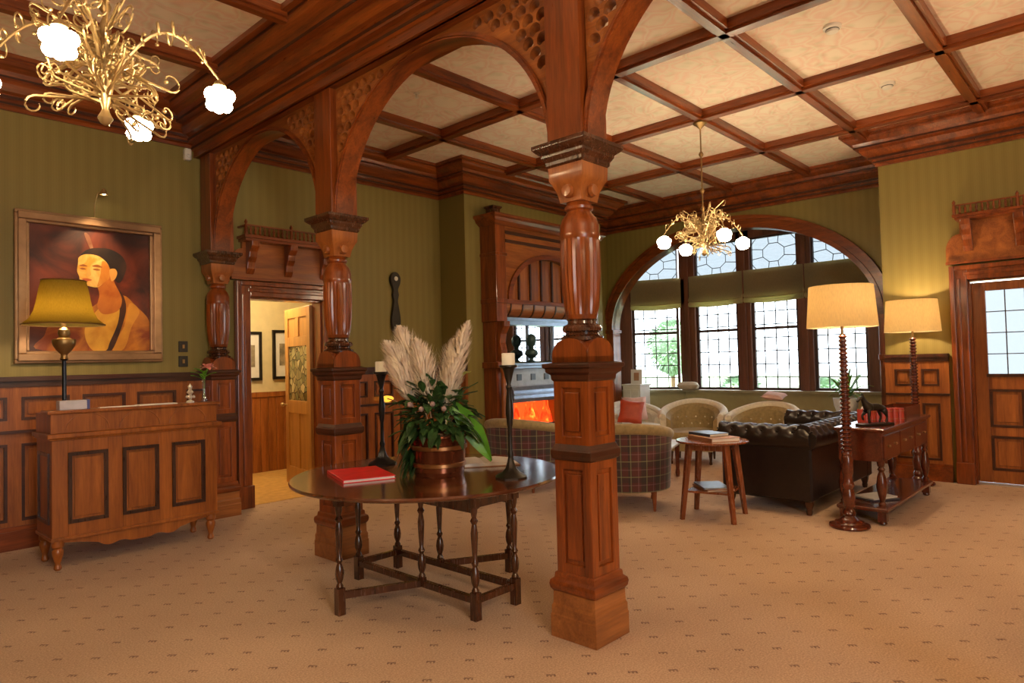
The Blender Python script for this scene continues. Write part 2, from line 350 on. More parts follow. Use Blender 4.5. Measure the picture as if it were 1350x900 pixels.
# window wall with the wide elliptical arch
AC, AA, AB_, AZ = 4.79, 2.2, 1.5, 2.03
def ell(c, a, bb, z0, n, t0=0, t1=PI): return [(c + a * math.cos(t0 + (t1 - t0) * i / n), z0 + bb * math.sin(t0 + (t1 - t0) * i / n)) for i in range(n + 1)]
arc = ell(AC, AA, AB_, AZ, 48)          # from y=AC+a (far/left in photo) ... to y=AC-a
b = MB()
fn = lambda a, z, d: (d, a, z)
b.box(XW, XW + .15, AC + AA, YB + .1, 0, ZC); b.box(XW, XW + .15, 2.28, AC - AA, 0, ZC)
for i in range(48):
    (a0, z0), (a1, z1) = arc[i], arc[i + 1]
    b.prism([(a0, z0), (a1, z1), (a1, ZC), (a0, ZC)], fn, XW, XW + .15)
b.build('wall_window', GY, kind=S)
b = MB()
def ring(b, c, a, bb, z0, ta, tz, x0, x1, n=48):
    A = ell(c, a, bb, z0, n); B = ell(c, a + ta, bb + tz, z0, n)
    rs = [[(x0, *A[i]), (x1, *A[i]), (x1, *B[i]), (x0, *B[i])] for i in range(n + 1)]
    b.rings(rs)
ring(b, AC, AA - .01, AB_ - .01, AZ, .19, .20, XW - .06, XW + .02); ring(b, AC, AA - .01, AB_ - .01, AZ, .07, .07, XW - .09, XW + .17); ring(b, AC, AA + .13, AB_ + .14, AZ, .05, .05, XW - .09, XW)
b.build('trim_1', WY, kind=S, smooth=30)
b = MB()
for s_ in (1, -1):
    y0 = AC + s_ * (AA - .02); y1 = AC + s_ * (AA + .17); a, c_ = min(y0, y1), max(y0, y1)
    b.box(XW - .07, XW + .16, a, c_, 0, AZ); b.box(XW - .10, XW + .18, a - .02, c_ + .02, AZ - .06, AZ); b.box(XW - .09, XW + .17, a - .01, c_ + .01, 1.40, 1.48); b.box(XW - .09, XW + .17, a - .01, c_ + .01, 0, .2)
b.build('trim_2', WZ, kind=S, bevel=.006)
# bay: side walls, ceiling, dado, back wall around the windows
YL, YR_ = AC + AA + .1, AC - AA - .1
MB().box(XW + .15, XG + .1, YL, YL + .12, 0, 3.9).build('wall_bay_left', simple('bay_wall_pale', (.50, .55, .50), .6, noise=.04), kind=S)
MB().box(XW + .15, XG + .1, YR_ - .12, YR_, 0, 3.9).build('wall_bay_right', GX, kind=S)
MB().box(XW + .1, XG + .1, YR_, YL, 3.60, 3.9).build('ceiling_bay', WHITEP, kind=S)
# window openings (y left, y right) on the glass plane, the leftmost one canted inwards
ZS, ZM, ZT, ZB, ZTT = .93, 1.95, 2.45, 2.91, 3.47
WN = [(5.73, 4.95), (4.72, 3.95), (3.73, 2.95)]
cant0, cant1 = Vector((10.60, 6.86)), Vector((10.90, 6.07))
b = MB(); b.box(XG - .01, XG + .1, YR_, 5.98, 0, ZS - .03); b.box(XG - .04, XG + .1, YR_, 5.98, .0, .12)
dirc = (cant1 - cant0).normalized(); nrm = Vector((dirc.y, -dirc.x))
def cantp(t, o, z): p = cant0 + dirc * t + nrm * o; return (p.x, p.y, z)
LC = (cant1 - cant0).length
def cbox(b, t0, t1, o0, o1, z0, z1): b.rings([[cantp(t, o, z) for t, o in ((t0, o0), (t1, o0), (t1, o1), (t0, o1))] for z in (z0, z1)])
if nrm.x < 0: nrm = -nrm
cbox(b, -.3, LC + .1, .02, .12, 0, ZS - .03)
b.build('wall_bay_dado', simple('bay_dado_olive', (.36, .31, .14), .6, noise=.05), kind=S)
b = MB(); b.box(XG - .09, XG + .1, YR_, 6.02, ZS - .045, ZS - .005); cbox(b, -.3, LC + .1, -.09, .12, ZS - .045, ZS - .005); b.build('trim_3', simple('sill_paint', (.34, .30, .17), .5), kind=S)
# mullion posts + head
b = MB()
for y0, y1 in ((5.73, 6.03), (4.72, 4.95), (3.73, 3.95), (YR_, 2.95)): b.box(XG - .05, XG + .09, y0, y1, ZS, 3.6)
for y0, y1 in ((5.73, 6.03), (4.72, 4.95), (3.73, 3.95)):
    yc = (y0 + y1) / 2; b.box(XG - .075, XG - .05, yc - .04, yc + .04, ZS, 3.6)
cbox(b, -.28, 0, -.05, .09, ZS, 3.6)
b.box(XG - .05, XG + .09, YR_, 6.03, ZTT, 3.6); b.box(XG - .05, XG + .09, YR_, 6.03, ZT, ZB)
cbox(b, -.28, LC + .05, -.05, .09, ZTT, 3.6); cbox(b, -.28, LC + .05, -.05, .09, ZT, ZB)
b.build('trim_4', BLK, kind=S, bevel=.006)
def window_unit(idx, f, wd, zs=(ZS, ZM, ZT, ZB, ZTT)):
    """f(t, o, z) -> world; t runs 0..wd from the photo's left, o outwards"""
    zs0, zm, zt, zb, ztt = zs
    def fb(b, t0, t1, o0, o1, z0, z1): b.rings([[f(t, o, z) for t, o in ((t0, o0), (t1, o0), (t1, o1), (t0, o1))] for z in (z0, z1)])
    b = MB()
    for z0, z1, s_ in ((zs0, zt, .045), (zb, ztt, .022)):
        fb(b, 0, s_, 0, .05, z0, z1); fb(b, wd - s_, wd, 0, .05, z0, z1); fb(b, s_, wd - s_, 0, .05, z0, z0 + s_); fb(b, s_, wd - s_, 0, .05, z1 - s_, z1)
    fb(b, .02, wd - .02, -.01, .05, zm - .02, zm + .025)
    for t in (.012, wd - .012): b.ico(f(t, -.02, zs0 + .42), .014, 1)
    root = b.build('window_%d' % idx, WINR, kind=S)
    g = MB(); fb(g, .03, wd - .03, .028, .032, zs0 + .02, zt - .02); g.build('glass', GLASS, root)
    g = MB(); fb(g, .02, wd - .02, .028, .032, zb + .015, ztt - .015); g.build('transom_glass', FROST, root)
    l = MB()
    for k in range(1, 4): t = wd * k / 4; fb(l, t - .009, t + .009, .018, .028, zs0 + .04, zt - .04)
    z = zs0 + .04; n = 7
    for k in range(1, n): zz = zs0 + (zt - zs0) * k / n; fb(l, .03, wd - .03, .018, .028, zz - .009, zz + .009)
    l.build('leading', LEAD, root)
    l = MB(); hh = ztt - zb; zc = (ztt + zb) / 2; wc = wd / 2
    def seg(a, c):
        p, q = Vector(f(a[0], .024, a[1])), Vector(f(c[0], .024, c[1])); l.tube([p, q], .006, 4)
    r = .19; octo = [(wc + r * math.cos(R_(22.5 + 45 * i)), zc + r * .85 * math.sin(R_(22.5 + 45 * i))) for i in range(8)]
    for i in range(8): seg(octo[i], octo[(i + 1) % 8])
    for i, e in ((0, (wd, zc + .09)), (7, (wd, zc - .09)), (3, (0, zc + .09)), (4, (0, zc - .09)), (1, (wc + .09, ztt)), (2, (wc - .09, ztt)), (5, (wc - .09, zb)), (6, (wc + .09, zb))): seg(octo[i], e)
    for a, c in (((wd * .85, ztt), (wd, zc + .14)), ((wd * .15, ztt), (0, zc + .14)), ((wd * .85, zb), (wd, zc - .14)), ((wd * .15, zb), (0, zc - .14))): seg(a, c)
    l.build('transom_leading', LEAD, root); return root
window_unit(1, lambda t, o, z: cantp(t, o, z), LC)
for k, (a, c_) in enumerate(WN): window_unit(k + 2, (lambda a: lambda t, o, z: (XG + o, a - t, z))(a), a - c_)
# roman blinds
bl = [(lambda t, o, z: cantp(t, o, z), LC + .06, 'olive roman blind on the canted leftmost bay window')] + [((lambda a: lambda t, o, z: (XG + o, a + .09 - t, z))(a), a - c_ + .2, lab) for (a, c_), lab in zip(WN, ('olive roman blind on the second bay window from the left', 'olive roman blind on the third bay window from the left', 'olive roman blind on the right bay window behind the floor lamp shade'))]
for f, wd, lab in bl:
    b = MB(); sag = lambda t: -.025 * math.sin(PI * t / wd)
    prof = [(-.085, ZB + .02), (-.08, 2.70), (-.083, 2.56), (-.115, 2.52), (-.118, 2.49), (-.09, 2.48), (-.12, 2.45), (-.122, 2.41), (-.085, 2.39), (-.075, 2.41), (-.075, ZB + .02)]
    rs = []
    for i in range(11):
        t = wd * i / 10; rs.append([f(t, o, z + (sag(t) if z < 2.6 else 0)) for o, z in prof])
    b.rings(rs); tag(b.build('roman_blind', BLIND, smooth=40), lab, 'blind', 'roman blinds in the bay')

# rest of the shell: left wall, rear wall with three big windows
MB().box(-2.6, -2.42, -4.2, YB, 0, ZC).build('wall_left', GY, kind=S)
b = MB(); b.box(-2.6, XR + .2, -4.2, -4.05, 0, .7); b.box(-2.6, XR + .2, -4.2, -4.05, 3.1, ZC)
for x0, x1 in ((-2.6, -1.2), (.9, 9.3)): b.box(x0, x1, -4.2, -4.05, .7, 3.1)
b.build('wall_rear', GX, kind=S)

# corridor behind the doorway
MB().box(3.0, 6.4, 9.3, 9.42, 0, 2.9).build('wall_corridor_back', CREAM, kind=S)
MB().box(3.0, 3.12, YB + .18, 9.3, 0, 2.9).build('wall_corridor_left', CREAM, kind=S)
MB().box(6.3, 6.42, YB + .18, 9.3, 0, 2.9).build('wall_corridor_right', CREAM, kind=S)
MB().box(3.0, 6.4, YB + .18, 9.42, 2.9, 3.0).build('ceiling_corridor', WHITEP, kind=S)
b = MB()
for k in range(26): x = 3.12 + .122 * k; b.bbox(x, x + .118, 9.27, 9.3, 0, 1.08, .006)
b.box(3.1, 6.3, 9.255, 9.3, 1.08, 1.15); b.build('trim_5', OZ, kind=S)
MB().box(3.0, 6.4, YB + .02, 9.42, .0, .004).build('floor_corridor', simple('corridor_carpet', (.62, .36, .10), .9), kind=S)
add_light('corridor_lamp', 'POINT', (4.0, 8.1, 2.6), 60, (1, .75, .42), .1)

# ------------------------------------------------------------------ cornices, beams
CP = [(-.005, 0), (.34, 0), (.34, -.035), (.30, -.035), (.30, -.06), (.285, -.08), (.225, -.115), (.21, -.15), (.21, -.17), (.165, -.17), (.165, -.20), (.12, -.25), (.085, -.265), (.085, -.30), (.05, -.30), (.05, -.345), (.025, -.355), (.025, -.385), (-.005, -.385)]
MB().sweep(CP, [(XR, -4.05), (XR, 2.28), (XW, 2.28), (XW, YB), (9.3, YB), (9.3, 6.6), (6.17, 6.6), (6.17, YB), (3.1, YB)], ZC).build('trim_6', WX, kind=S)
MB().sweep(CP, [(2.9, YB), (-2.42, YB), (-2.42, -4.05)], ZC).build('trim_7', WX, kind=S)
AP = [(-.01, 0), (.42, 0), (.42, -.045), (.365, -.045), (.365, -.075), (.34, -.105), (.275, -.135), (.255, -.17), (.255, -.20), (.20, -.20), (.20, -.235), (.15, -.28), (.10, -.295), (.10, -.345), (.055, -.345), (.055, -.40), (.03, -.41), (.03, -.475), (-.01, -.475)]
MB().sweep(AP, [(2.85, -4.05), (2.85, YB)], ZC).build('trim_8', WY, kind=S)
MB().sweep(AP, [(3.13, YB), (3.13, -4.05)], ZC).build('trim_9', WY, kind=S)
def shadow_lines(parent, prof, path):  # dark strips that stand in for shadow lines in the cornice recesses
    for o, z0, z1 in prof: MB().sweep([(o - .02, z0), (o + .004, z0), (o + .004, z1), (o - .02, z1)], path, ZC).build('shadow_line', MOLD, parent)
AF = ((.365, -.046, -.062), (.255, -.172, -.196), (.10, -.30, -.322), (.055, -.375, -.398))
shadow_lines(bpy.data.objects['trim_8'], AF, [(2.85, -4.05), (2.85, YB)]); shadow_lines(bpy.data.objects['trim_9'], AF, [(3.13, YB), (3.13, -4.05)])
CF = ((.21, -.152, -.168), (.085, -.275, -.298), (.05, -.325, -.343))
shadow_lines(bpy.data.objects['trim_6'], CF, [(XR, -4.05), (XR, 2.28), (XW, 2.28), (XW, YB), (9.3, YB), (9.3, 6.6), (6.17, 6.6), (6.17, YB), (3.1, YB)]); shadow_lines(bpy.data.objects['trim_7'], CF, [(2.9, YB), (-2.42, YB), (-2.42, -4.05)])
MB().box(2.845, 3.135, -4.05, YB, 3.695, ZC).build('trim_10', WY, kind=S)
ti = 11
def beam(x0, x1, y0, y1):
    global ti
    b = MB(); b.box(x0, x1, y0, y1, ZC - .075, ZC)
    if x1 - x0 < y1 - y0: b.box(x0 + .03, x1 - .03, y0, y1, ZC - .10, ZC - .075); m = WY
    else: b.box(x0, x1, y0 + .03, y1 - .03, ZC - .10, ZC - .075); m = WX
    b.build('trim_%d' % ti, m, kind=S); ti += 1
for x, ye in ((5.10, 6.8), (6.74, 6.3), (8.38, 6.3)): beam(x - .075, x + .075, -3.8, ye)
GL = [5.79, 4.586, 3.416, 2.354, 1.173, 0, -1.17, -2.34]
for y in GL: beam(3.5, 9.95 if y > 2.3 else 8.8, y - .065, y + .065)
for y in GL: beam(-2.1, 2.5, y - .065, y + .065)
for x in (.2,): beam(x - .07, x + .07, -3.8, 3.35)

# ------------------------------------------------------------------ wainscot
def wainscot(name, p0, p1, n, mm, out=1, top=1.47):
    """panelled dado from p0 to p1 (plan), standing out to the left of the direction"""
    global ti
    p0, p1 = Vector(p0), Vector(p1); d = (p1 - p0); Ln = d.length; d.normalize(); nn = Vector((-d.y, d.x)) * out
    def bx(b, t0, t1, o0, o1, z0, z1): b.rings([[(p0.x + d.x * t + nn.x * o, p0.y + d.y * t + nn.y * o, z) for t, o in ((t0, o0), (t1, o0), (t1, o1), (t0, o1))] for z in (z0, z1)])
    b = MB(); bx(b, 0, Ln, 0, .02, 0, top - .04)
    st = .10; pw = (Ln - st) / n
    rows = ((.0, .24), (.90, 1.10), (1.30, 1.42))
    for z0, z1 in rows: bx(b, 0, Ln, .02, .045, z0, z1)
    for i in range(n + 1):
        for za, zb in ((.24, .90), (1.10, 1.30)): bx(b, i * pw, i * pw + st, .02, .045, za, zb)
    b2 = MB()
    for i in range(n):
        t0, t1 = i * pw + st, (i + 1) * pw
        for z0, z1 in ((.24, .90), (1.10, 1.30)):
            bx(b, t0 + .05, t1 - .05, .02, .034, z0 + .05, z1 - .05)
            for q in ((t0, t1, z0, z0 + .022), (t0, t1, z1 - .022, z1), (t0, t0 + .022, z0 + .022, z1 - .022), (t1 - .022, t1, z0 + .022, z1 - .022)): bx(b2, q[0], q[1], .02, .052, q[2], q[3])
    bx(b2, 0, Ln, .0, .085, 1.435, 1.475); bx(b2, 0, Ln, .0, .06, 1.385, 1.435); bx(b2, 0, Ln, .02, .07, .99, 1.015)
    r = b.build('trim_%d' % ti, mm, kind=S); ti += 1
    b2.build('moulding', MOLD, r)
    b3 = MB(); bx(b3, 0, Ln, 0, .065, 0, .16); bx(b3, 0, Ln, 0, .05, .16, .20); b3.build('baseboard_%s' % name, WX, kind=S)
wainscot('back_left', (3.17, YB), (-2.42, YB), 12, OZ)
wainscot('back_middle', (6.17, YB), (4.50, YB), 4, OZ)
wainscot('chimney_side', (6.17, 6.6), (6.17, YB), 1, OZ)
wainscot('right', (XR, 1.62), (XR, 2.28), 2, OZ)
wainscot('right_rear', (XR, -4.05), (XR, .2), 9, OZ)

# ------------------------------------------------------------------ door surrounds and pediment shelves
def surround(name, f, w0, w1, h, mirror=False):
    """f(t, o, z): t along the wall, o out of it. opening t w0..w1, height h"""
    def bx(b, t0, t1, o0, o1, z0, z1): b.rings([[f(t, o, z) for t, o in ((t0, o0), (t1, o0), (t1, o1), (t0, o1))] for z in (z0, z1)])
    global ti
    b = MB(); cw = .165
    for a, c_ in ((w0 - cw, w0), (w1, w1 + cw)):
        bx(b, a, c_, 0, .06, 0, h + cw)
        bx(b, (a if a < w0 - .01 else c_ - .05), (a + .05 if a < w0 - .01 else c_), .06, .095, 0, h + cw)
        bx(b, a + .065, c_ - .065, .06, .075, .25, h + .02)
        bx(b, a - .006, c_ + .006, 0, .10, 0, .24)
    bx(b, w0, w1, 0, .06, h, h + cw); bx(b, w0 - cw + .05, w1 + cw - .05, .06, .095, h + cw - .05, h + cw); bx(b, w0 - .03, w1 + .03, .06, .075, h + .05, h + .09)
    b.build('trim_%d' % ti, WZ, kind=S, bevel=.008); ti += 1
    b = MB()
    for a, c_ in ((w0 - .01, w0 + .02), (w1 - .02, w1 + .01)): bx(b, a, c_, -.18, .0, 0, h)
    bx(b, w0, w1, -.18, 0, h - .02, h); b.build('trim_%d' % ti, WZ, kind=S); ti += 1
def pediment(f, w0, w1, z0, zs, label, nb):
    r = T('door_pediment', label, 'overdoor shelf')
    def bx(b, t0, t1, o0, o1, a, c_): b.rings([[f(t, o, z) for t, o in ((t0, o0), (t1, o0), (t1, o1), (t0, o1))] for z in (a, c_)])
    # backboard with rounded shoulders
    pl = []
    for i in range(7): q = PI / 2 * i / 6; pl.append((w0 + .14 - .14 * math.cos(q) if i else w0, z0 + .16 + .18 * math.sin(q)))
    pr_ = [(w1 - (t - w0), z) for t, z in pl][::-1]
    poly = [(w0, z0)] + pl + [(w0 + .14, zs), (w1 - .14, zs)] + pr_ + [(w1, z0)]
    b = MB(); b.rings([[f(t, o, z) for t, z in poly] for o in (.01, .05)]); b.build('backboard', OX, r)
    b = MB(); bx(b, w0 + .10, w1 - .10, .0, .21, zs, zs + .03); bx(b, w0 + .12, w1 - .12, .0, .18, zs - .03, zs); bx(b, w0, w1, .0, .09, z0 - .005, z0 + .025); b.build('shelf', WX, r)
    b = MB(); n = int((w1 - w0 - .24) / .052)
    for i in range(n + 1):
        t = w0 + .12 + (w1 - w0 - .24) * i / n; big = i in (0, n) or i == n // 2
        c = f(t, .185, zs + .03)
        b.lathe([(.006, 0), (.016, .01), (.008, .03), (.015, .055), (.008, .08), (.01, .10)] if not big else [(.018, 0), (.018, .10), (.012, .115), (.02, .135), (.004, .165)], c, 8)
    b.build('balusters', WZ, r, smooth=True)
    b = MB(); bx(b, w0 + .11, w1 - .11, .17, .20, zs + .125, zs + .14)
    for t in (w0 + .12, w1 - .12): bx(b, t - .01, t + .01, 0, .19, zs + .12, zs + .14)
    b.build('gallery_rail', WX, r)
    for i in range(nb):
        t = w0 + .22 + (w1 - w0 - .44) * i / (nb - 1); b = MB()
        prof = [(0, zs - .03), (.16, zs - .03), (.15, zs - .09), (.10, zs - .14), (.09, zs - .2), (.05, zs - .25), (.04, zs - .32), (0, zs - .38)]
        b.rings([[f(t + dt, o + .05, z) for o, z in prof] for dt in (-.045, .045)])
        b.build('bracket', WZ, r, bevel=.006)
    return r
fB = lambda t, o, z: (t, YB - o, z)
fR = lambda t, o, z: (XR - o, 1.82 - t, z)     # t grows towards the camera side
surround('back', fB, 3.39, 4.29, 2.28)
pediment(fB, 3.17, 4.51, 2.46, 2.90, 'dark wooden shelf with turned gallery rail over the corridor doorway', 3)
surround('right', fR, .41, 1.42, 2.30)
pediment(fR, .22, 1.61, 2.49, 3.00, 'dark wooden shelf with turned gallery rail over the glazed outside door', 3)
# right door leaf
def fD(t, o, z): return (XR + .10 - o, 1.41 - t, z)
def bxf(b, f, t0, t1, o0, o1, z0, z1): b.rings([[f(t, o, z) for t, o in ((t0, o0), (t1, o0), (t1, o1), (t0, o1))] for z in (z0, z1)])
b = MB()
for q in ((0.02, .145, .02, 2.27), (.855, .99, .02, 2.27), (.145, .855, 2.17, 2.27), (.145, .855, 1.06, 1.22), (.145, .855, .02, .16), (.145, .855, .54, .64), (.46, .54, .16, 1.06)): bxf(b, fD, q[0], q[1], -.02, .02, q[2], q[3])
bxf(b, fD, .145, .855, -.01, 0, .16, 1.06)
for t0, t1 in ((.145, .46), (.54, .855)):
    for z0, z1 in ((.16, .54), (.64, 1.06)): bxf(b, fD, t0 + .055, t1 - .055, 0, .012, z0 + .055, z1 - .055)
dr = b.build('door_2', OZ, kind=S, bevel=.005)
b = MB()
for t0, t1 in ((.145, .46), (.54, .855)):
    for z0, z1 in ((.16, .54), (.64, 1.06)):
        for q in ((t0, t1, z0, z0 + .025), (t0, t1, z1 - .025, z1), (t0, t0 + .025, z0 + .025, z1 - .025), (t1 - .025, t1, z0 + .025, z1 - .025)): bxf(b, fD, q[0], q[1], 0, .028, q[2], q[3])
bxf(b, fD, .13, .87, .0, .035, 1.20, 1.235)
b.build('panel_beading', MOLD, dr)
b = MB(); bxf(b, fD, .145, .855, -.004, 0, 1.22, 2.17); b.build('glass', DOORG, dr)
b = MB()
for k in range(1, 4): t = .145 + .71 * k / 4; bxf(b, fD, t - .005, t + .005, -.01, .008, 1.22, 2.17)
for k in range(1, 4): z = 1.22 + .95 * k / 4; bxf(b, fD, .145, .855, -.01, .008, z - .005, z + .005)
b.build('glazing_bars', LEAD, dr)
b = MB(); b.ico(fD(.93, .06, 1.06), .03, 2); b.tube([fD(.93, .02, 1.06), fD(.93, .06, 1.06)], .012, 8); b.build('door_handle', BRASS, dr, smooth=True)
b = MB(); bxf(b, fD, 0, 1.01, -.1, .09, 0, .018); b.build('trim_%d' % ti, simple('steel_threshold', (.6, .6, .62), .3, .8), kind=S); ti += 1
# corridor door leaf, standing open
hx, hy = 4.27, YB + .17; da = R_(81)
dv = Vector((math.cos(da), math.sin(da))); dn = Vector((-dv.y, dv.x))
def fC(t, o, z): return (hx + dv.x * t + dn.x * o, hy + dv.y * t + dn.y * o, z)
b = MB()
for q in ((0, .11, .02, 2.24), (.75, .86, .02, 2.24), (.11, .75, 2.12, 2.24), (.11, .75, 1.76, 1.88), (.11, .75, .92, 1.08), (.11, .75, .02, .24), (.38, .48, .24, .92), (.38, .48, 1.88, 2.12)): bxf(b, fC, q[0], q[1], 0, .04, q[2], q[3])
bxf(b, fC, .11, .75, .015, .025, .24, .92); bxf(b, fC, .11, .75, .015, .025, 1.88, 2.12)
dl = b.build('door_1', HON, kind=S, bevel=.004)
b = MB(); bxf(b, fC, .11, .75, .017, .023, 1.08, 1.76)
def stained():
    m, nt, bb = mat('stained_glass'); tc = N(nt, 'ShaderNodeTexCoord'); vo = N(nt, 'ShaderNodeTexVoronoi', i_Scale=11.); L(nt, tc.outputs['Object'], vo.inputs['Vector'])
    ve = N(nt, 'ShaderNodeTexVoronoi', feature='DISTANCE_TO_EDGE', i_Scale=11.); L(nt, tc.outputs['Object'], ve.inputs['Vector'])
    sp = N(nt, 'ShaderNodeSeparateColor'); L(nt, vo.outputs['Color'], sp.inputs[0]); r = ramp(nt, sp.outputs[0], [(.1, (.10, .09, .03)), (.4, (.35, .28, .12)), (.7, (.15, .16, .07)), (.9, (.50, .42, .22))])
    c = mixc(nt, math_(nt, 'LESS_THAN', ve.outputs['Distance'], .05), r.outputs[0], (.02, .02, .015)); L(nt, c, bb.inputs['Base Color']); bb.inputs['Roughness'].default_value = .2; return m
b.build('stained_glass', stained(), dl)
b = MB()
for t in (.02,):
    b.tube([fC(.80, .04, 1.02), fC(.80, .09, 1.02)], .01, 8); b.ico(fC(.80, .1, 1.02), .028, 2)
b.build('door_handle', BRASS, dl, smooth=True)
# framed pictures in the corridor
for (x0, x1, z0, z1, lab) in ((4.16, 4.61, 1.32, 2.02, 'black framed print on the corridor wall, left of the two, nearer the doorway jamb'), (4.78, 5.25, 1.33, 2.05, 'black framed print on the corridor wall, right of the two, beside the open door')):
    r = T('framed_picture', lab, 'picture', ((x0 + x1) / 2, 9.29, (z0 + z1) / 2), group='corridor prints'); hw, hh = (x1 - x0) / 2, (z1 - z0) / 2
    b = MB()
    for q in ((-hw, hw, -hh, -hh + .04), (-hw, hw, hh - .04, hh), (-hw, -hw + .04, -hh + .04, hh - .04), (hw - .04, hw, -hh + .04, hh - .04)): b.box(q[0], q[1], -.035, 0, q[2], q[3])
    b.build('frame', BRONZE, r)
    MB().box(-hw + .03, hw - .03, -.015, -.002, -hh + .03, hh - .03).build('mount', PAPER, r)
    MB().box(-hw * .55, hw * .55, -.02, -.014, -hh * .45, hh * .45).build('print', simple('sepia_print', (.25, .20, .13), .6, noise=.6, scale=9), r)

# ------------------------------------------------------------------ arcade columns
def make_column(label):
    r = T('column', label, 'column', group='arcade columns')
    MB().sq([(.153, 0), (.153, .12), (.149, .125), (.149, .165), (.142, .18), (.140, .245)]).build('plinth', PZ, r, bevel=.004)
    MB().sq([(.140, .245), (.152, .262), (.156, .285), (.152, .305), (.135, .318), (.132, .345), (.122, .352)]).build('base_moulding', MOLD if False else WX, r, bevel=.003)
    def shaft(z0, z1, h):
        b = MB(); c = h - .014; b.sq([(c, z0), (c, z1)])
        st = .055
        for sx in (-1, 1):
            for sy in (-1, 1): b.box(*sorted((sx * h, sx * (h - st))), *sorted((sy * h, sy * (h - st))), z0, z1)
        for (a0, a1) in ((z0, z0 + .05), (z1 - .05, z1)): b.sq([(h - .0005, a0), (h - .0005, a1)])
        pw = h - st - .018
        for s_ in (-1, 1):
            b.box(*sorted((s_ * (c - .002), s_ * (h - .004))), -pw, pw, z0 + .075, z1 - .075)
            b.box(-pw, pw, *sorted((s_ * (c - .002), s_ * (h - .004))), z0 + .075, z1 - .075)
        return b
    shaft(.35, .96, .122).build('lower_shaft', WZ, r, bevel=.004)
    MB().sq([(.12, .955), (.134, .965), (.138, .985), (.138, 1.01), (.130, 1.02), (.12, 1.045)]).build('band', MOLD, r, bevel=.003)
    shaft(1.04, 1.40, .119).build('upper_shaft', WZ, r, bevel=.004)
    MB().sq([(.119, 1.385), (.128, 1.395), (.130, 1.42), (.150, 1.435), (.152, 1.455), (.164, 1.462), (.164, 1.482), (.12, 1.49)]).build('shaft_cap', MOLD, r, bevel=.003)
    # cushion block with half-round shoulders on every face
    b = MB(); h = .122; A = [(h * math.cos(PI * i / 14), 1.485 + .135 * (.25 + .75 * math.sin(PI * i / 14) if True else 0)) for i in range(15)]
    poly = [(h, 1.484)] + A + [(-h, 1.484)]
    b.rings([[(x, y, z) for x, z in poly] for y in (-h, h)]); b.rings([[(x, y, z) for y, z in poly] for x in (-h, h)])
    b.build('shoulder_block', WZ, r, smooth=40)
    MB().lathe([(.10, 1.595), (.115, 1.61), (.118, 1.628), (.095, 1.64), (.09, 1.65), (.108, 1.66), (.112, 1.675), (.104, 1.69), (.08, 1.70), (.078, 1.715), (.086, 1.725)], n=32).build('turned_rings', DZ, r, smooth=35)
    pf = [(.080, 1.72), (.090, 1.75), (.098, 1.80), (.106, 1.88), (.111, 1.98), (.112, 2.08), (.111, 2.15), (.108, 2.17)]
    MB().lathe(pf, n=48, flute=(1.76, 2.155)).build('fluted_vase', WZ, r, smooth=20)
    MB().lathe([(.108, 2.165), (.112, 2.18), (.112, 2.20), (.108, 2.21), (.110, 2.24), (.096, 2.285), (.075, 2.31), (.066, 2.325), (.078, 2.335), (.080, 2.35), (.070, 2.36), (.066, 2.38), (.085, 2.40)], n=32).build('turned_neck', WZ, r, smooth=35)
    b = MB(); b.sq([(.074, 2.375), (.078, 2.40), (.084, 2.43), (.100, 2.47), (.116, 2.50), (.118, 2.555), (.118, 2.575)])
    for s_ in (-1, 1):
        b.lathe([(.0, -.02), (.03, -.018), (.036, 0), (.03, .018), (0, .02)], n=16, M=Matrix.Translation((.0, s_ * .095, 2.43)) @ Matrix.Rotation(PI / 2, 4, 'X'))
        b.lathe([(.0, -.02), (.03, -.018), (.036, 0), (.03, .018), (0, .02)], n=16, M=Matrix.Translation((s_ * .095, 0, 2.43)) @ Matrix.Rotation(PI / 2, 4, 'Y'))
    b.build('necking_block', OZ, r, smooth=35)
    MB().sq([(.118, 2.57), (.128, 2.58), (.130, 2.60), (.146, 2.625), (.148, 2.64), (.168, 2.655), (.184, 2.672), (.184, 2.695), (.17, 2.697)]).build('capital', DZ, r, bevel=.003)
    b = MB(); b.sq([(.119, 2.69), (.119, 3.70)])
    b.build('upper_post', WZ, r, bevel=.004)
    return r
CX = 2.99
c3 = make_column('nearest fluted mahogany column standing in front of the round table'); c3.location = (CX, 2.262, 0)
dup(c3, (CX, 4.71, 0), 0, 'middle fluted mahogany column behind the left edge of the round table')
dup(c3, (CX, 6.95, 0), 0, 'far fluted mahogany column against the green wall beside the reception desk')
dup(c3, (CX, -.25, 0), 0, 'fluted mahogany column outside the right edge of the view')

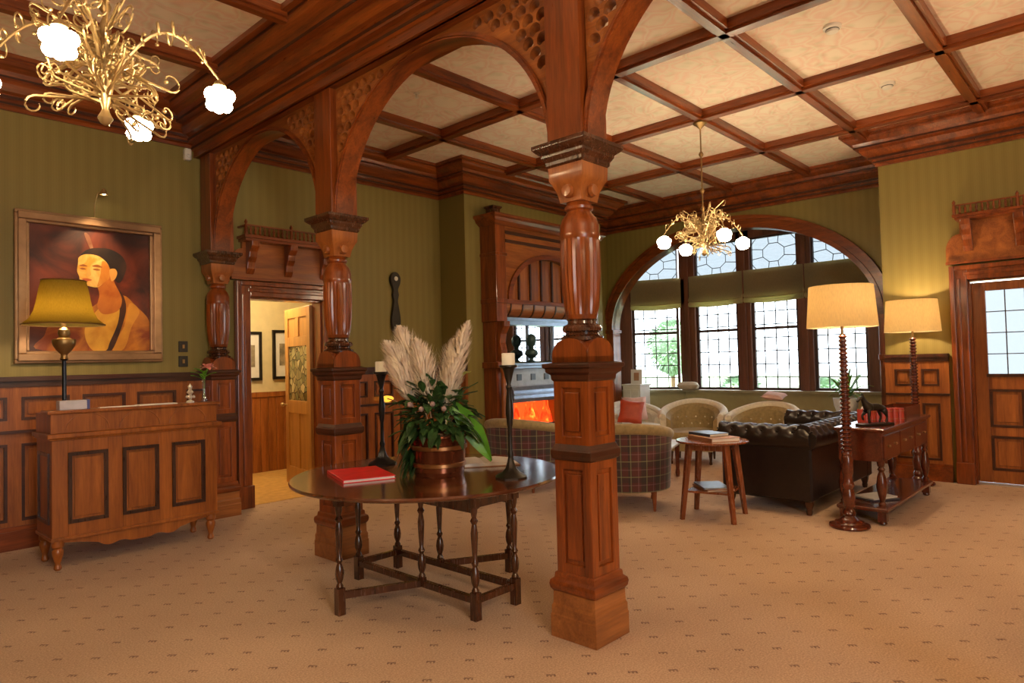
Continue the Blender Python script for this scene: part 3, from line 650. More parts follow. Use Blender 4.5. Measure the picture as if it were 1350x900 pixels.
# fretwork arches
def fret_arch(y0, y1, label):
    r = T('arcade_arch', label, 'arch', (CX, (y0 + y1) / 2, 0), group='arcade arches')
    h = (y1 - y0) / 2 - .120; a = h - .018; bb = .955; z0 = 2.69; zt = 3.698
    b = MB(); n = 40; A = ell(0, a, bb, z0, n); B = [(max(-h, min(h, y)), z) for y, z in ell(0, a + .036, bb + .036, z0, n)]
    b.rings([[(-.085, *A[i]), (.065, *A[i]), (.065, *B[i]), (-.085, *B[i])] for i in range(n + 1)])
    A2 = [(max(-h + .001, min(h - .001, y)), z) for y, z in ell(0, a + .012, bb + .012, z0, n)]; B2 = [(max(-h, min(h, y)), min(z, zt)) for y, z in ell(0, a + .030, bb + .030, z0, n)]
    b.rings([[(-.095, *A2[i]), (.075, *A2[i]), (.075, *B2[i]), (-.095, *B2[i])] for i in range(n + 1)])
    b.build('arch_rib', WY, r, smooth=30)
    for s_ in (1, -1):
        # panel outline
        out = [(s_ * h, z0)]
        E_ = [(s_ * (a + .028) * math.cos(t), z0 + (bb + .028) * math.sin(t)) for t in [PI / 2 * i / 24 for i in range(25)]]
        poly = [p for p in E_ if abs(p[0]) < h] ; poly = [p for p in poly if abs(p[0]) > .02]
        poly = poly + [(0, zt), (s_ * h, zt)]
        cu = bpy.data.curves.new('fret', 'CURVE'); cu.dimensions = '2D'; cu.fill_mode = 'BOTH'; cu.extrude = .035
        def spl(pts):
            sp = cu.splines.new('POLY'); sp.points.add(len(pts) - 1)
            for q, p in zip(sp.points, pts): q.co = (p[0], p[1], 0, 1)
            sp.use_cyclic_u = True
        spl(poly)
        dx, dz = .106, .070; row = 0; z = z0 + .10
        while z < zt - .05:
            rr = .044; y = h - .018 - rr - (dx / 2 if row % 2 else 0)
            while y > .06:
                rr = .044
                ok = z + rr < zt - .012 and y + rr < h - .006
                ee = ((y - .0) / (a + .036)) ** 2 + ((z - z0) / (bb + .036)) ** 2
                dist = (math.sqrt(ee) - 1) * min(a, bb)
                if ok and dist > rr - .012:
                    pts = []
                    for i in range(10):
                        t = PI * 1.25 * i / 9 - .35; pts.append((s_ * y + rr * .95 * math.cos(t), z + rr * math.sin(t)))
                    pts.append((s_ * y - rr * .15, z - rr * .45)); pts.append((s_ * y + rr * .35, z - rr * .75))
                    spl(pts)
                y -= dx
            z += dz; row += 1
        tmp = bpy.data.objects.new('tmp', cu); col.objects.link(tmp)
        dg = bpy.context.evaluated_depsgraph_get(); dg.update()
        me = bpy.data.meshes.new_from_object(tmp.evaluated_get(dg)); bpy.data.objects.remove(tmp); bpy.data.curves.remove(cu)
        for v in me.vertices: x, y, z_ = v.co; v.co = (z_ - .03, x, y)
        me.name = 'fret_panel'; me.materials.clear(); me.materials.append(OY); o = bpy.data.objects.new('fret_panel', me); col.objects.link(o); o.parent = r
    return r
fret_arch(2.262, 4.71, 'pierced fretwork arch between the nearest and the middle column')
fret_arch(4.71, 6.95, 'pierced fretwork arch between the middle column and the far column at the wall')
fret_arch(-.25, 2.262, 'pierced fretwork arch springing to the right from the nearest column')

# ================================================================== THINGS
# ------------------------------------------------------------------ reception desk
def dk(b, x0, x1, y0, y1, z0, z1, bev=0): return b.bbox(x0, x1, y0, y1, z0, z1, bev) if bev else b.box(x0, x1, y0, y1, z0, z1)
r = T('reception_desk', 'panelled wooden reception desk on short turned legs in front of the portrait', 'desk', (1.95, 6.03, 0))
W2 = .62; DP = .46    # local: x -W2..W2, y 0 (front) .. DP (back)
b = MB(); b.box(-W2, W2, .02, DP, .24, 1.0)
st = .105; pw = (2 * W2 - st) / 3
for i in range(4): b.box(-W2 + i * pw, -W2 + i * pw + st, 0, .02, .24, 1.0)
for z0, z1 in ((.24, .345), (.885, 1.0)):
    for i in range(3): b.box(-W2 + i * pw + st, -W2 + (i + 1) * pw, 0, .02, z0, z1)
for i in range(3): b.box(-W2 + i * pw + st + .045, -W2 + (i + 1) * pw - .045, .008, .02, .39, .84)
b.build('body', DESK, r, bevel=.003)
b = MB()
for i in range(3):
    x0, x1 = -W2 + i * pw + st, -W2 + (i + 1) * pw
    for q in ((x0, x1, .345, .37), (x0, x1, .86, .885), (x0, x0 + .025, .37, .86), (x1 - .025, x1, .37, .86)): b.box(q[0], q[1], -.012, .02, q[2], q[3])
for sx in (-1, 1):
    for q in ((.07, .39, .345, .37), (.07, .39, .86, .885), (.07, .095, .37, .86), (.365, .39, .37, .86)): b.box(*sorted((sx * W2, sx * (W2 + .012))), q[0], q[1], q[2], q[3])
b.build('panel_beading', DESKD, r)
b = MB(); b.box(-W2 - .035, W2 + .035, -.035, DP, 1.0, 1.035); b.box(-W2 - .02, W2 + .02, -.02, DP, .985, 1.0); b.build('counter_moulding', DESK, r, bevel=.008)
b = MB(); b.box(-W2 - .005, W2 + .005, .01, .16, 1.035, 1.185)
for i in range(3):
    cx = -W2 + pw * (i + .5) + st / 2
    b.rings([[(cx + rr * math.cos(t), .01 - (.006 if k in (1, 2) else 0), 1.05 + rr * .85 * math.sin(t)) for t in [PI * j / 16 for j in range(17)]] for k, rr in enumerate((.155, .155, .145, .145))], closed=False)
for sx in (-1, 1): b.box(*sorted((sx * (W2 + .005), sx * (W2 - .03))), .16, DP, 1.035, 1.185)
b.build('upstand', DESK, r, bevel=.003)
MB().box(-W2 - .03, W2 + .03, -.015, .20, 1.185, 1.21).build('top_shelf', DESK, r, bevel=.006)
b = MB(); top = [(-W2, .245), (W2, .245)]; pts = []
for i in range(61):
    u = i / 60; x = W2 - 2 * W2 * u; v = abs(x) / W2
    d = .165 + .045 * math.cos(v * PI * 1.0) * (-1) + (-.02 * math.cos(v * PI * 5) if v < .5 else 0)
    pts.append((x, min(.235, max(.13, d + .0))))
b.rings([[(x, y, z) for x, z in top + pts] for y in (.012, .03)]); b.build('shaped_apron', DESK, r)
b = MB(); b.box(-W2 - .012, W2 + .012, -.012, DP, .225, .25); b.build('base_moulding', DESK, r, bevel=.004)
for sx in (-1, 1):
    for y in (.04, DP - .04):
        MB().lathe([(.018, 0), (.028, .015), (.024, .03), (.018, .05), (.024, .07), (.038, .12), (.04, .145), (.03, .165), (.042, .18), (.042, .225)], (sx * (W2 - .045), y, 0), 16).build('leg', DESK, r, smooth=35)
# objects on it
ZD = 1.21
def lampshade_bell(prof, n=36): return MB().lathe(prof, n=n)
r = T('table_lamp', 'brass and black table lamp with flared olive shade on the reception desk', 'lamp', (1.49, 6.36, 1.035))
DZ_ = 1.035
MB().lathe([(.09, 0), (.09, .015), (.05, .03), (.02, .05), (.016, .06), (.016, .56), (.03, .575)]).build('stem', IRON, r, smooth=30)
b = MB(); b.lathe([(.03, .575), (.022, .60), (.025, .615), (.05, .64), (.078, .685), (.085, .72), (.08, .735), (.05, .74), (.035, .755), (.045, .78), (.04, .81), (.02, .83), (.012, .90)]); b.build('brass_urn', BRASSD, r, smooth=35)
def open_shade(prof, th=.004, n=40, sq=0):
    rs = [(a, z) for a, z in prof] + [(a - th, z) for a, z in prof[::-1]]
    rr = []
    for j in range(n + 0):
        t = 2 * PI * j / n; rr.append([(q * math.cos(t), q * math.sin(t), z) for q, z in rs])
    rr.append(rr[0]); return MB().rings(rr, caps=False)
open_shade([(.285, .855), (.235, .90), (.205, .96), (.185, 1.05), (.17, 1.14), (.155, 1.205)]).build('lamp_shade', OLSH, r, smooth=40)
for a, z in ((.286, .852), (.156, 1.207)): MB().tube([(a * math.cos(2 * PI * i / 32), a * math.sin(2 * PI * i / 32), z) for i in range(33)], .006, 6, caps=False).build('shade_trim', BRASSD, r)
MB().ico((0, 0, .98), .03, 2).build('bulb', BULB, r)
add_light('desk_lamp_light', 'POINT', (1.49, 6.36, 1.035 + .93), 16, WARM, .05)
r = T('silver_box', 'pale silvery box standing beside the lamp stem on the reception desk', 'box', (1.49, 6.12, ZD))
MB().bbox(-.10, .10, -.05, .05, 0, .072, .004).build('body', simple('silver_paper', (.62, .60, .66), .35, .2), r); MB().box(.085, .104, -.053, .053, 0, .075).build('end_band', simple('blue_band', (.08, .10, .3), .4), r)
tag(MB().rings([[(1.80 + .19 * math.cos(t), 6.10 + .045 * math.sin(t), ZD + z) for t in [2 * PI * i / 4 + .78 for i in range(4)]] for z in (.0, .006)]).build('sheet_of_paper', PAPER), 'small white paper lying left on the top of the reception desk', 'paper', 'papers on the desk')
tag(MB().box(1.95, 2.25, 6.06, 6.17, ZD, ZD + .008).build('sheet_of_paper', PAPER), 'long white leaflet lying at the middle of the reception desk top', 'paper', 'papers on the desk')
r = T('glass_vase', 'clear slim glass vase holding a pink flower on the reception desk', 'vase', (2.50, 6.12, ZD))
MB().lathe([(.026, 0), (.03, .01), (.018, .04), (.014, .10), (.016, .16), (.024, .20), (.021, .20), (.013, .16), (.011, .10), (.014, .04), (.0, .02)], n=16).build('vase_body', CLEAR, r, smooth=True)
fl = T('pink_flower', 'single pink flower with green leaves standing in the slim glass vase', 'flower', (2.50, 6.12, ZD))
def leafmesh(b, base, d, Ln, wd, droop=.3, n=5, up=Vector((0, 0, 1)), cup=.25):
    base = Vector(base); d = Vector(d).normalized(); sd = d.cross(up)
    if sd.length < .05: sd = Vector((1, 0, 0))
    sd.normalize(); A, B, C_ = [], [], []
    for i in range(n + 1):
        u = i / n; p = base + d * Ln * u + Vector((0, 0, -droop * Ln * u * u)); ww = wd * math.sin(PI * min(1, u * .92 + .06)) ** .8 * (1 - .15 * u)
        A.append(p + sd * ww + up * (wd * cup)); B.append(p); C_.append(p - sd * ww + up * (wd * cup))
    o = len(b.v); m = n + 1; b.add(A + B + C_, [(i, i + 1, m + i + 1, m + i) for i in range(n)] + [(m + i, m + i + 1, 2 * m + i + 1, 2 * m + i) for i in range(n)])
b = MB(); b.tube([(0, 0, .03), (.005, 0, .2), (.03, -.01, .30)], .004)
for a, h in ((2.6, .22), (3.5, .25), (1.5, .2), (4.5, .23), (3.0, .19), (5.5, .21)): leafmesh(b, (0, 0, h), (math.cos(a), math.sin(a), .8), .14, .022)
b.build('stem_and_leaves', LEAFB, fl)
b = MB()
for i in range(16): a = i * 2.4; leafmesh(b, (.03, -.01, .30), (math.cos(a) * .7, math.sin(a) * .7, 1.1 - .07 * i), .075, .022, .35)
b.build('petals', PINKFL, fl)
r = T('glass_figurine', 'small clear glass ornament standing left of the flower vase on the desk', 'ornament', (2.38, 6.12, ZD))
b = MB(); b.lathe([(.035, 0), (.035, .012), (.01, .025), (.02, .05), (.012, .07), (.03, .09), (.012, .115), (.02, .14), (.0, .17)], n=10)
for a in (0, 2.1, 4.2): b.ico((.03 * math.cos(a), .03 * math.sin(a), .05), .016, 1)
b.build('glass_body', simple('crystal', (.75, .68, .55), .1, .3), r, smooth=True)

# ------------------------------------------------------------------ portrait, picture light, switches, sensor
r = T('portrait_painting', 'large bronze-framed portrait of a person in an orange cloak', 'painting', (1.89, YB, 2.26))
b = MB(); hw, hh = .60, .675
for k, (o, th, ins) in enumerate(((.0, .055, 0), (.0, .085, .02), (.0, .05, .07))):
    a0 = ins; a1 = (.035, .085, .11)[k]
    for q in ((-hw + a0, hw - a0, -hh + a0, -hh + a1), (-hw + a0, hw - a0, hh - a1, hh - a0), (-hw + a0, -hw + a1, -hh + a1, hh - a1), (hw - a1, hw - a0, -hh + a1, hh - a1)): b.box(q[0], q[1], -th, -.004, q[2], q[3])
b.build('frame', simple('bronze_gilt_frame', (.36, .22, .12), .32, .7), r, bevel=.008)
def paint(nm, c1, c2, sc_=3): 
    m, nt, bb = mat(nm); tc = N(nt, 'ShaderNodeTexCoord'); nz = N(nt, 'ShaderNodeTexNoise', i_Scale=sc_, i_Detail=5., i_Distortion=1.2); L(nt, tc.outputs['Object'], nz.inputs['Vector'])
    rp = ramp(nt, nz.outputs[0], [(.35, c1), (.65, c2)]); L(nt, rp.outputs[0], bb.inputs['Base Color']); bb.inputs['Roughness'].default_value = .4; return m
cv = MB().box(-.5, .5, -.012, -.004, -.57, .57).build('canvas', paint('painted_ground', (.035, .006, .003), (.22, .035, .010), 2.2), r)
def flat(nm, pts, y, m):
    o = MB().rings([[(x, yy, z) for x, z in pts] for yy in (y, y - .0015)]).build(nm, m, cv); return o
def smoothpoly(P, n=6):
    out = []; k = len(P)
    for i in range(k):
        p0, p1, p2, p3 = [Vector(P[(i + j - 1) % k]) for j in range(4)]
        for s_ in range(n):
            t = s_ / n; out.append(tuple(.5 * ((2 * p1) + (p2 - p0) * t + (2 * p0 - 5 * p1 + 4 * p2 - p3) * t * t + (3 * p1 - p0 - 3 * p2 + p3) * t ** 3)))
    return out
def pp(P): return smoothpoly([((x / 3.6 - 113) / 161, (378 - 250 - y / 3.6) / 150) for x, y in P])
flat('painted_cloak', pp([(180, 762), (190, 690), (230, 620), (380, 560), (470, 500), (560, 480), (620, 530), (680, 590), (694, 650), (694, 762)]), -.0125, paint('painted_cloak', (.26, .045, .006), (.66, .24, .02), 4))
flat('painted_cloak_fold', pp([(590, 520), (640, 560), (600, 640), (560, 755), (500, 755), (560, 640)]), -.0129, paint('painted_cloak_fold', (.55, .20, .02), (.75, .34, .035), 4))
flat('painted_dark_lapel', pp([(480, 420), (545, 460), (572, 540), (550, 640), (500, 762), (455, 762), (510, 640), (535, 540), (500, 460)]), -.0132, paint('painted_lapel', (.03, .010, .004), (.10, .03, .010)))
flat('painted_chest', pp([(375, 640), (430, 560), (480, 520), (535, 530), (530, 620), (490, 720), (470, 764), (410, 764), (375, 710)]), -.0136, paint('painted_chest', (.66, .28, .02), (.86, .46, .05), 3))
flat('painted_neck', pp([(425, 400), (490, 380), (520, 430), (550, 500), (530, 560), (460, 580), (430, 540), (440, 480)]), -.0148, paint('painted_neck', (.46, .10, .01), (.66, .22, .03)))
flat('painted_hair', pp([(352, 290), (385, 258), (440, 244), (500, 248), (550, 275), (574, 320), (565, 370), (540, 415), (515, 400), (520, 350), (490, 340), (450, 290), (400, 280)]), -.0154, paint('painted_hair', (.010, .006, .005), (.05, .022, .013)))
flat('painted_face', pp([(345, 300), (380, 282), (440, 288), (485, 330), (490, 390), (460, 420), (430, 445), (385, 440), (352, 425), (345, 395), (336, 370), (340, 330)]), -.016, paint('painted_face', (.74, .34, .04), (.98, .70, .22), 5))
flat('painted_cheek_shade', pp([(455, 310), (487, 335), (490, 390), (455, 425), (430, 440), (445, 380)]), -.0164, paint('painted_cheek', (.60, .20, .02), (.72, .32, .05), 5))
flat('painted_ear', pp([(490, 352), (515, 345), (527, 365), (518, 395), (500, 410), (492, 385)]), -.0168, paint('painted_ear', (.70, .32, .06), (.82, .44, .12)))
dkp = paint('painted_shadow', (.30, .09, .015), (.42, .14, .03))
for P in ([(345, 342), (365, 334), (385, 342), (365, 345)], [(405, 340), (430, 330), (455, 342), (430, 344)], [(348, 356), (362, 351), (378, 357), (362, 361)], [(408, 356), (428, 350), (445, 357), (428, 361)]): flat('painted_eye', pp(P), -.017, dkp)
flat('painted_nose', pp([(384, 350), (393, 350), (400, 385), (380, 390)]), -.0169, paint('painted_nose', (.70, .36, .07), (.8, .46, .10)))
flat('painted_mouth', pp([(358, 408), (380, 403), (405, 410), (380, 417)]), -.017, paint('painted_lips', (.50, .10, .03), (.58, .14, .04)))
flat('painted_feather', pp([(370, 180), (392, 185), (412, 250), (395, 248)]), -.0132, paint('painted_feather', (.20, .07, .03), (.45, .25, .14)))
r = T('picture_light', 'small brass spotlight on a thin wire arm above the portrait', 'picture light', (1.89, YB, 3.0))
b = MB(); b.tube([(0, -.09, -.07), (.0, -.10, .05), (.02, -.12, .15), (.06, -.16, .17)], .005); b.build('arm', BRASS, r)
MB().lathe([(.014, 0), (.034, .05), (.034, .055), (.012, .004)], n=16, M=Matrix.Translation((.06, -.16, .19)) @ Matrix.Rotation(PI, 4, 'X')).build('lamp_head', BRASS, r, smooth=35)
MB().ico((.06, -.16, .155), .02, 2).build('bulb', BULB, r)
add_light('picture_spot', 'SPOT', (1.93, YB - .50, 3.12), 42, (1, .68, .36), .03, target=(1.86, YB, 2.35), spot=R_(62))
for z, lab in ((1.735, 'black switch plate on the green wall, upper of the two'), (1.585, 'black switch plate on the green wall, lower of the two')):
    r = T('switch_plate', lab, 'switch', (2.70, YB, z), group='black switch plates'); MB().bbox(-.045, .045, -.012, 0, -.055, .055, .003).build('plate', SWITCH, r); MB().bbox(-.012, .012, -.02, -.01, -.02, .02, .002).build('toggle', BRASSD, r)
r = T('motion_sensor', 'small white motion sensor high on the green wall below the cornice', 'sensor', (2.75, YB - .01, 3.71)); b = MB(); b.bbox(-.035, .035, -.05, .01, -.06, .06, .01); b.build('housing', PLASTIC, r); MB().ico((0, -.045, -.02), .022, 2).build('lens', WHITEP, r, smooth=True)

# ------------------------------------------------------------------ chandeliers
def chandelier(label, loc, gm, gs=1):
    rnd = random.Random(3)
    r = T('chandelier', label, 'chandelier', loc, group='brass chandeliers')
    H0 = ZC - loc[2] - .10
    MB().lathe([(.075, H0), (.075, H0 - .015), (.05, H0 - .03), (.02, H0 - .06), (.012, H0 - .07)], n=20).build('ceiling_rose', BRASSD, r, smooth=35)
    b = MB(); b.lathe([(.008, .25), (.008, H0 - .05)], n=10)
    for z in (.5, .9, .3): b.lathe([(.01, z - .03), (.022, z - .015), (.026, z), (.018, z + .02), (.01, z + .03)], n=12)
    b.build('rod', BRASSD, r, smooth=35)
    MB().lathe([(.004, -.22), (.02, -.21), (.03, -.19), (.018, -.165), (.012, -.15), (.022, -.11), (.032, -.05), (.034, .0), (.024, .05), (.014, .10), (.018, .16), (.026, .20), (.01, .25)], n=18).build('stem_body', BRASS, r, smooth=40)
    for k in range(4):
        a = PI / 2 * k; ca, sa = math.cos(a), math.sin(a)
        b = MB(); pts = []
        for i in range(15): u = i / 14; rr = .03 + .43 * u; z = -.02 + .26 * math.sin(u * PI * .95) * (1 - .25 * u); pts.append((rr * ca, rr * sa, z))
        b.tube(pts, [.009 - .004 * i / 14 for i in range(15)], 7)
        for q in range(9):   # scrolls and leaf sprigs on the arm
            i0 = 2 + q; p = Vector(pts[min(i0 + 2, 14)]); sgn = 1 if q % 2 else -1; s_ = []
            side = Vector((-sa, ca, 0)) * sgn; upv = Vector((0, 0, 1 if q % 3 else -1)); rad = rnd.uniform(.03, .055)
            for j in range(11): t = j / 10 * 1.5 * PI; rr = rad * (1 - .55 * j / 10); s_.append(p + side * (rad - rr * math.cos(t)) * .9 + upv * rr * math.sin(t) + Vector((ca, sa, 0)) * .012 * j / 10)
            b.tube(s_, [.006 - .0035 * j / 10 for j in range(11)], 5); b.ico(s_[-1], .009, 1)
        b.build('arm', BRASS, r, smooth=50)
        e = Vector(pts[-1]); b = MB(); b.lathe([(.006, .0), (.02, -.012), (.03, -.03), (.024, -.04), (.006, -.04)], (e.x, e.y, e.z), 12); b.build('lamp_cup', BRASS, r, smooth=40)
        g = MB(); c = (e.x, e.y, e.z - .085); g.ico(c, .052 * gs, 3)
        for j in range(5): t = 2 * PI * j / 5; g.ico((c[0] + .035 * math.cos(t), c[1] + .035 * math.sin(t), c[2] + .012), .032 * gs, 2)
        for j in range(5): t = 2 * PI * j / 5 + .6; g.ico((c[0] + .03 * math.cos(t), c[1] + .03 * math.sin(t), c[2] - .028), .028 * gs, 2)
        g.build('flower_glass_shade', gm, r)
    b = MB()
    for q in range(120):     # tangle of foliage scrolls around the stem
        a = rnd.uniform(0, 2 * PI); z0 = rnd.uniform(-.13, .2); r0 = .03; rad = rnd.uniform(.04, .09); el = rnd.uniform(-.8, .9); base = Vector((r0 * math.cos(a), r0 * math.sin(a), z0))
        out = Vector((math.cos(a), math.sin(a), el)).normalized(); upv = Vector((0, 0, 1)) * (1 if q % 2 else -1); s_ = []; Ln = rnd.uniform(.03, .27)
        for j in range(5): s_.append(base + out * Ln * j / 4)
        p = s_[-1]
        for j in range(1, 10): t = j / 9 * 1.6 * PI; rr = rad * .5 * (1 - .5 * j / 9); s_.append(p + out * rr * math.sin(t) + upv * (rad * .5 - rr * math.cos(t)))
        b.tube(s_, [.0065 - .004 * j / len(s_) for j in range(len(s_))], 5)
        if q % 2: b.ico(s_[-1], .011, 1)
    b.build('foliage_scrolls', BRASS, r, smooth=50)
    return r
chandelier('large brass foliage chandelier close to the camera above the reception area', (.91, 3.22, 2.78), GLOBE).rotation_euler = (0, 0, R_(-36.8 + 3))
chandelier('brass foliage chandelier hanging over the sitting area before the bay window', (6.78, 3.44, 2.82), GLOBE2, 1.35).rotation_euler = (0, 0, R_(-36.8))

# ------------------------------------------------------------------ gateleg table
TZ = .78
def turned_leg(b, x, y, z0, z1, sqb=.16, s_=.024, top=True):
    b.box(x - s_, x + s_, y - s_, y + s_, z0, z0 + sqb)
    zz = z0 + sqb; t1 = z1 - .10; h = t1 - zz
    b.lathe([(.020, zz), (.023, zz + .02 * h), (.014, zz + .06 * h), (.024, zz + .12 * h), (.027, zz + .18 * h), (.022, zz + .25 * h), (.013, zz + .30 * h), (.022, zz + .34 * h), (.013, zz + .38 * h), (.017, zz + .5 * h), (.021, zz + .64 * h), (.022, zz + .70 * h), (.014, zz + .80 * h), (.024, zz + .84 * h), (.014, zz + .88 * h), (.021, zz + .95 * h), (.022, t1)], (x, y, 0), 14)
    b.box(x - s_, x + s_, y - s_, y + s_, t1, z1)
r = T('gateleg_table', 'round dark oak gateleg table with turned legs between the two columns', 'table', (2.89, 3.50, 0))
b = MB(); rad = .885; TN = 64
b.lathe([(rad - .02, TZ - .028), (rad - .004, TZ - .02), (rad, TZ - .010), (rad - .006, TZ), (0.0, TZ)], n=TN); b.build('tabletop', DX, r, smooth=30)
X0, X1, Y0, Y1 = -.165, .175, -.61, .58
for x in (X0, X1):
    for y in (Y0, Y1): b = MB(); turned_leg(b, x, y, 0, TZ - .028); b.build('leg', DZ, r, smooth=35)
b = MB()
for x in (X0, X1): b.box(x - .012, x + .012, Y0, Y1, TZ - .16, TZ - .03)
b.rings([[(x, y, z) for x, z in [(X0, TZ - .03), (X0, TZ - .15), (X0 + .04, TZ - .13), (X1 - .04, TZ - .13), (X1, TZ - .15), (X1, TZ - .03)]] for y in (Y0 - .012, Y0 + .012)])
b.box(X0, X1, Y1 - .012, Y1 + .012, TZ - .15, TZ - .03); b.build('apron', DZ, r)
b = MB()
for x in (X0, X1): b.box(x - .018, x + .018, Y0 + .02, Y1 - .02, .095, .135)
for y in (Y0, Y1): b.box(X0 + .02, X1 - .02, y - .016, y + .016, .095, .135)
b.build('stretcher', DZ, r, bevel=.003)
def gate(px, py, ex, ey):
    P0, P1 = Vector((px, py)), Vector((ex, ey)); d = (P1 - P0).normalized(); n_ = Vector((-d.y, d.x)) * .016
    b = MB(); turned_leg(b, ex, ey, 0, TZ - .03); g1 = b.build('gate_leg', DZ, r, smooth=35)
    b = MB(); turned_leg(b, px, py, .10, TZ - .03, .05, .02)
    for z0, z1 in ((.095, .135), (TZ - .09, TZ - .04)):
        b.rings([[(*(P0 + n_ * a), z), (*(P1 + n_ * a), z)][::1] + [(*(P1 - n_ * a), z), (*(P0 - n_ * a), z)] for a, z in ((1, z0), (1, z1))])
    b.build('gate_frame', DZ, g1, smooth=35)
gate(X0 - .0, -.12, -.63, .09); gate(X1 + .0, .10, .62, -.14); gate(X0, .16, -.13 - .03, .575 + .0) if False else None
# things on the table
def candlestick(label, clabel, x, y, h, bronze, g):
    r = T('candlestick', label, 'candlestick', (x, y, TZ), group=g)
    MB().rings([[(q * math.cos(2 * PI * (i + .5) / 8), q * math.sin(2 * PI * (i + .5) / 8), z) for i in range(8)] for q, z in ((.105, 0), (.105, .008), (.085, .02), (.06, .032), (.035, .06), (.022, .10), (.016, .13))]).build('foot', bronze, r, smooth=30)
    MB().lathe([(.016, .12), (.020, .15), (.013, .17), (.012, .30), (.018, .33), (.020, .36), (.024, .40), (.022, h - .24), (.014, h - .16), (.020, h - .14), (.013, h - .12), (.030, h - .05), (.036, h - .03), (.04, h - .02), (.058, h - .012), (.058, h), (.0, h)], n=16).build('stem', bronze, r, smooth=35)
    c = T('candle', clabel, 'candle', (x, y, TZ + h), group='pillar candles on the table')
    MB().lathe([(.040, 0), (.041, .004), (.041, .072), (.034, .075), (.030, .068), (0, .066)], n=24).build('wax', CANDLE, c, smooth=40); MB().lathe([(.0015, .064), (.0015, .085)], n=5).build('wick', SWITCH, c)
candlestick('bronze candlestick at the right rim of the round table beside the nearest column', 'short pillar candle on the candlestick nearest the column', 3.06, 2.90, .70, BRONZE, 'tall bronze candlesticks')
candlestick('silvery dark candlestick at the back left of the round table beside the pampas grass', 'short pillar candle on the candlestick left of the pampas grass', 2.93, 4.06, .67, IRON, 'tall bronze candlesticks')
r = T('flower_bucket', 'copper banded wooden bucket at the centre of the round table', 'bucket', (2.87, 3.36, TZ))
b = MB(); b.lathe([(.155, 0), (.160, .01), (.178, .24), (.184, .25), (.180, .262), (.168, .262), (.165, .03), (0, .02)], n=40); b.build('body', COPPER, r, smooth=35)
b = MB()
for z in (.06, .17): b.lathe([(.1655 + .075 * z, z), (.170 + .075 * z, z + .004), (.170 + .075 * z, z + .024), (.1655 + .075 * z, z + .028)], n=40)
b.build('copper_band', COPB, r, smooth=40)
b = MB()
for sx in (-1, 1): b.tube([(sx * (.18 + .03 * math.sin(t)), .04 * math.cos(t), .20 + .0 * t) for t in [PI * i / 10 for i in range(11)]], .006)
b.build('handle', BRASSD, r)
r = T('flower_arrangement', 'arrangement of dark foliage and pampas grass in the copper bucket', 'flower arrangement', (2.87, 3.36, TZ + .22))
rnd = random.Random(11)
b = MB(); LR = Vector((.684, -.729, 0)); DP_ = Vector((.73, .683, 0))
for i in range(330):
    a = rnd.uniform(0, 2 * PI); el = rnd.uniform(-.25, 1.25); R0 = rnd.uniform(.10, .24)
    d = Vector((math.cos(a) * math.cos(el), math.sin(a) * math.cos(el), math.sin(el)))
    p = Vector((0, 0, .10)) + Vector((d.x * R0, d.y * R0, d.z * R0 * 1.25))
    leafmesh(b, p, d + Vector((0, 0, -.2)) + Vector((rnd.uniform(-.5, .5), rnd.uniform(-.5, .5), rnd.uniform(-.4, .4))), rnd.uniform(.07, .14), rnd.uniform(.018, .036), rnd.uniform(0, .7), 3)
for i in range(70):   # drooping left side sprays
    p = -LR * rnd.uniform(.14, .22) + DP_ * rnd.uniform(-.12, .05) + Vector((0, 0, rnd.uniform(-.16, .14)))
    leafmesh(b, p, -LR * .4 + Vector((rnd.uniform(-.3, .3), rnd.uniform(-.3, .3), -.9)), rnd.uniform(.07, .12), rnd.uniform(.014, .026), .2, 3)
b.build('foliage', LEAF, r)
b = MB(); leafmesh(b, LR * .10 + Vector((0, 0, .22)), LR * .45 + Vector((0, 0, -.45)), .34, .075, .35, 10, up=DP_ * -1); b.build('bright_green_leaf', LEAFB, r)
b = MB()
leafmesh(b, LR * .06 + DP_ * -.05 + Vector((0, 0, .24)), LR * .5 + Vector((0, 0, -.2)), .18, .05, .5, 10, up=DP_ * -1); b.build('bright_green_leaf', LEAFB, r)
b = MB()
for i in range(7): a = i * .9; leafmesh(b, LR * .15 + Vector((0, 0, .40)), Vector((math.cos(a) * .6, math.sin(a) * .6, .6)), .10, .018, .3, 4)
b.tube([LR * .05 + Vector((0, 0, .1)), LR * .15 + Vector((0, 0, .40))], .004); b.build('yellow_green_sprig', LEAFY, r)
b = MB()
for i in range(60):
    a = rnd.uniform(0, 2 * PI); q = rnd.uniform(0, 2 * PI); R0 = .175
    s_ = [Vector((R0 * math.cos(a + t * .25) * (1 + .06 * math.sin(q + t)), R0 * math.sin(a + t * .25) * (1 + .06 * math.sin(q + t)), .03 + .035 * math.sin(q + t * .9))) for t in range(6)]
    b.tube(s_, .003, 4)
b.tube([LR * .03, LR * .16 + Vector((0, 0, .30)), LR * .10 + Vector((0, 0, .42))], .004, 5); b.tube([-LR * .1, -LR * .27 + Vector((0, 0, .26)), -LR * .33 + Vector((0, 0, .28))], .004, 5)
b.build('twig_nest', TWIG, r)
b = MB()
POD = simple('seed_pod_pink', (.30, .20, .18), .6)
for i in range(4): MB().ico(LR * (.06 - .07 * i) + DP_ * -.22 + Vector((0, 0, .22 + .03 * (i % 2))), .018, 2).build('seed_pod', POD, r, smooth=True)
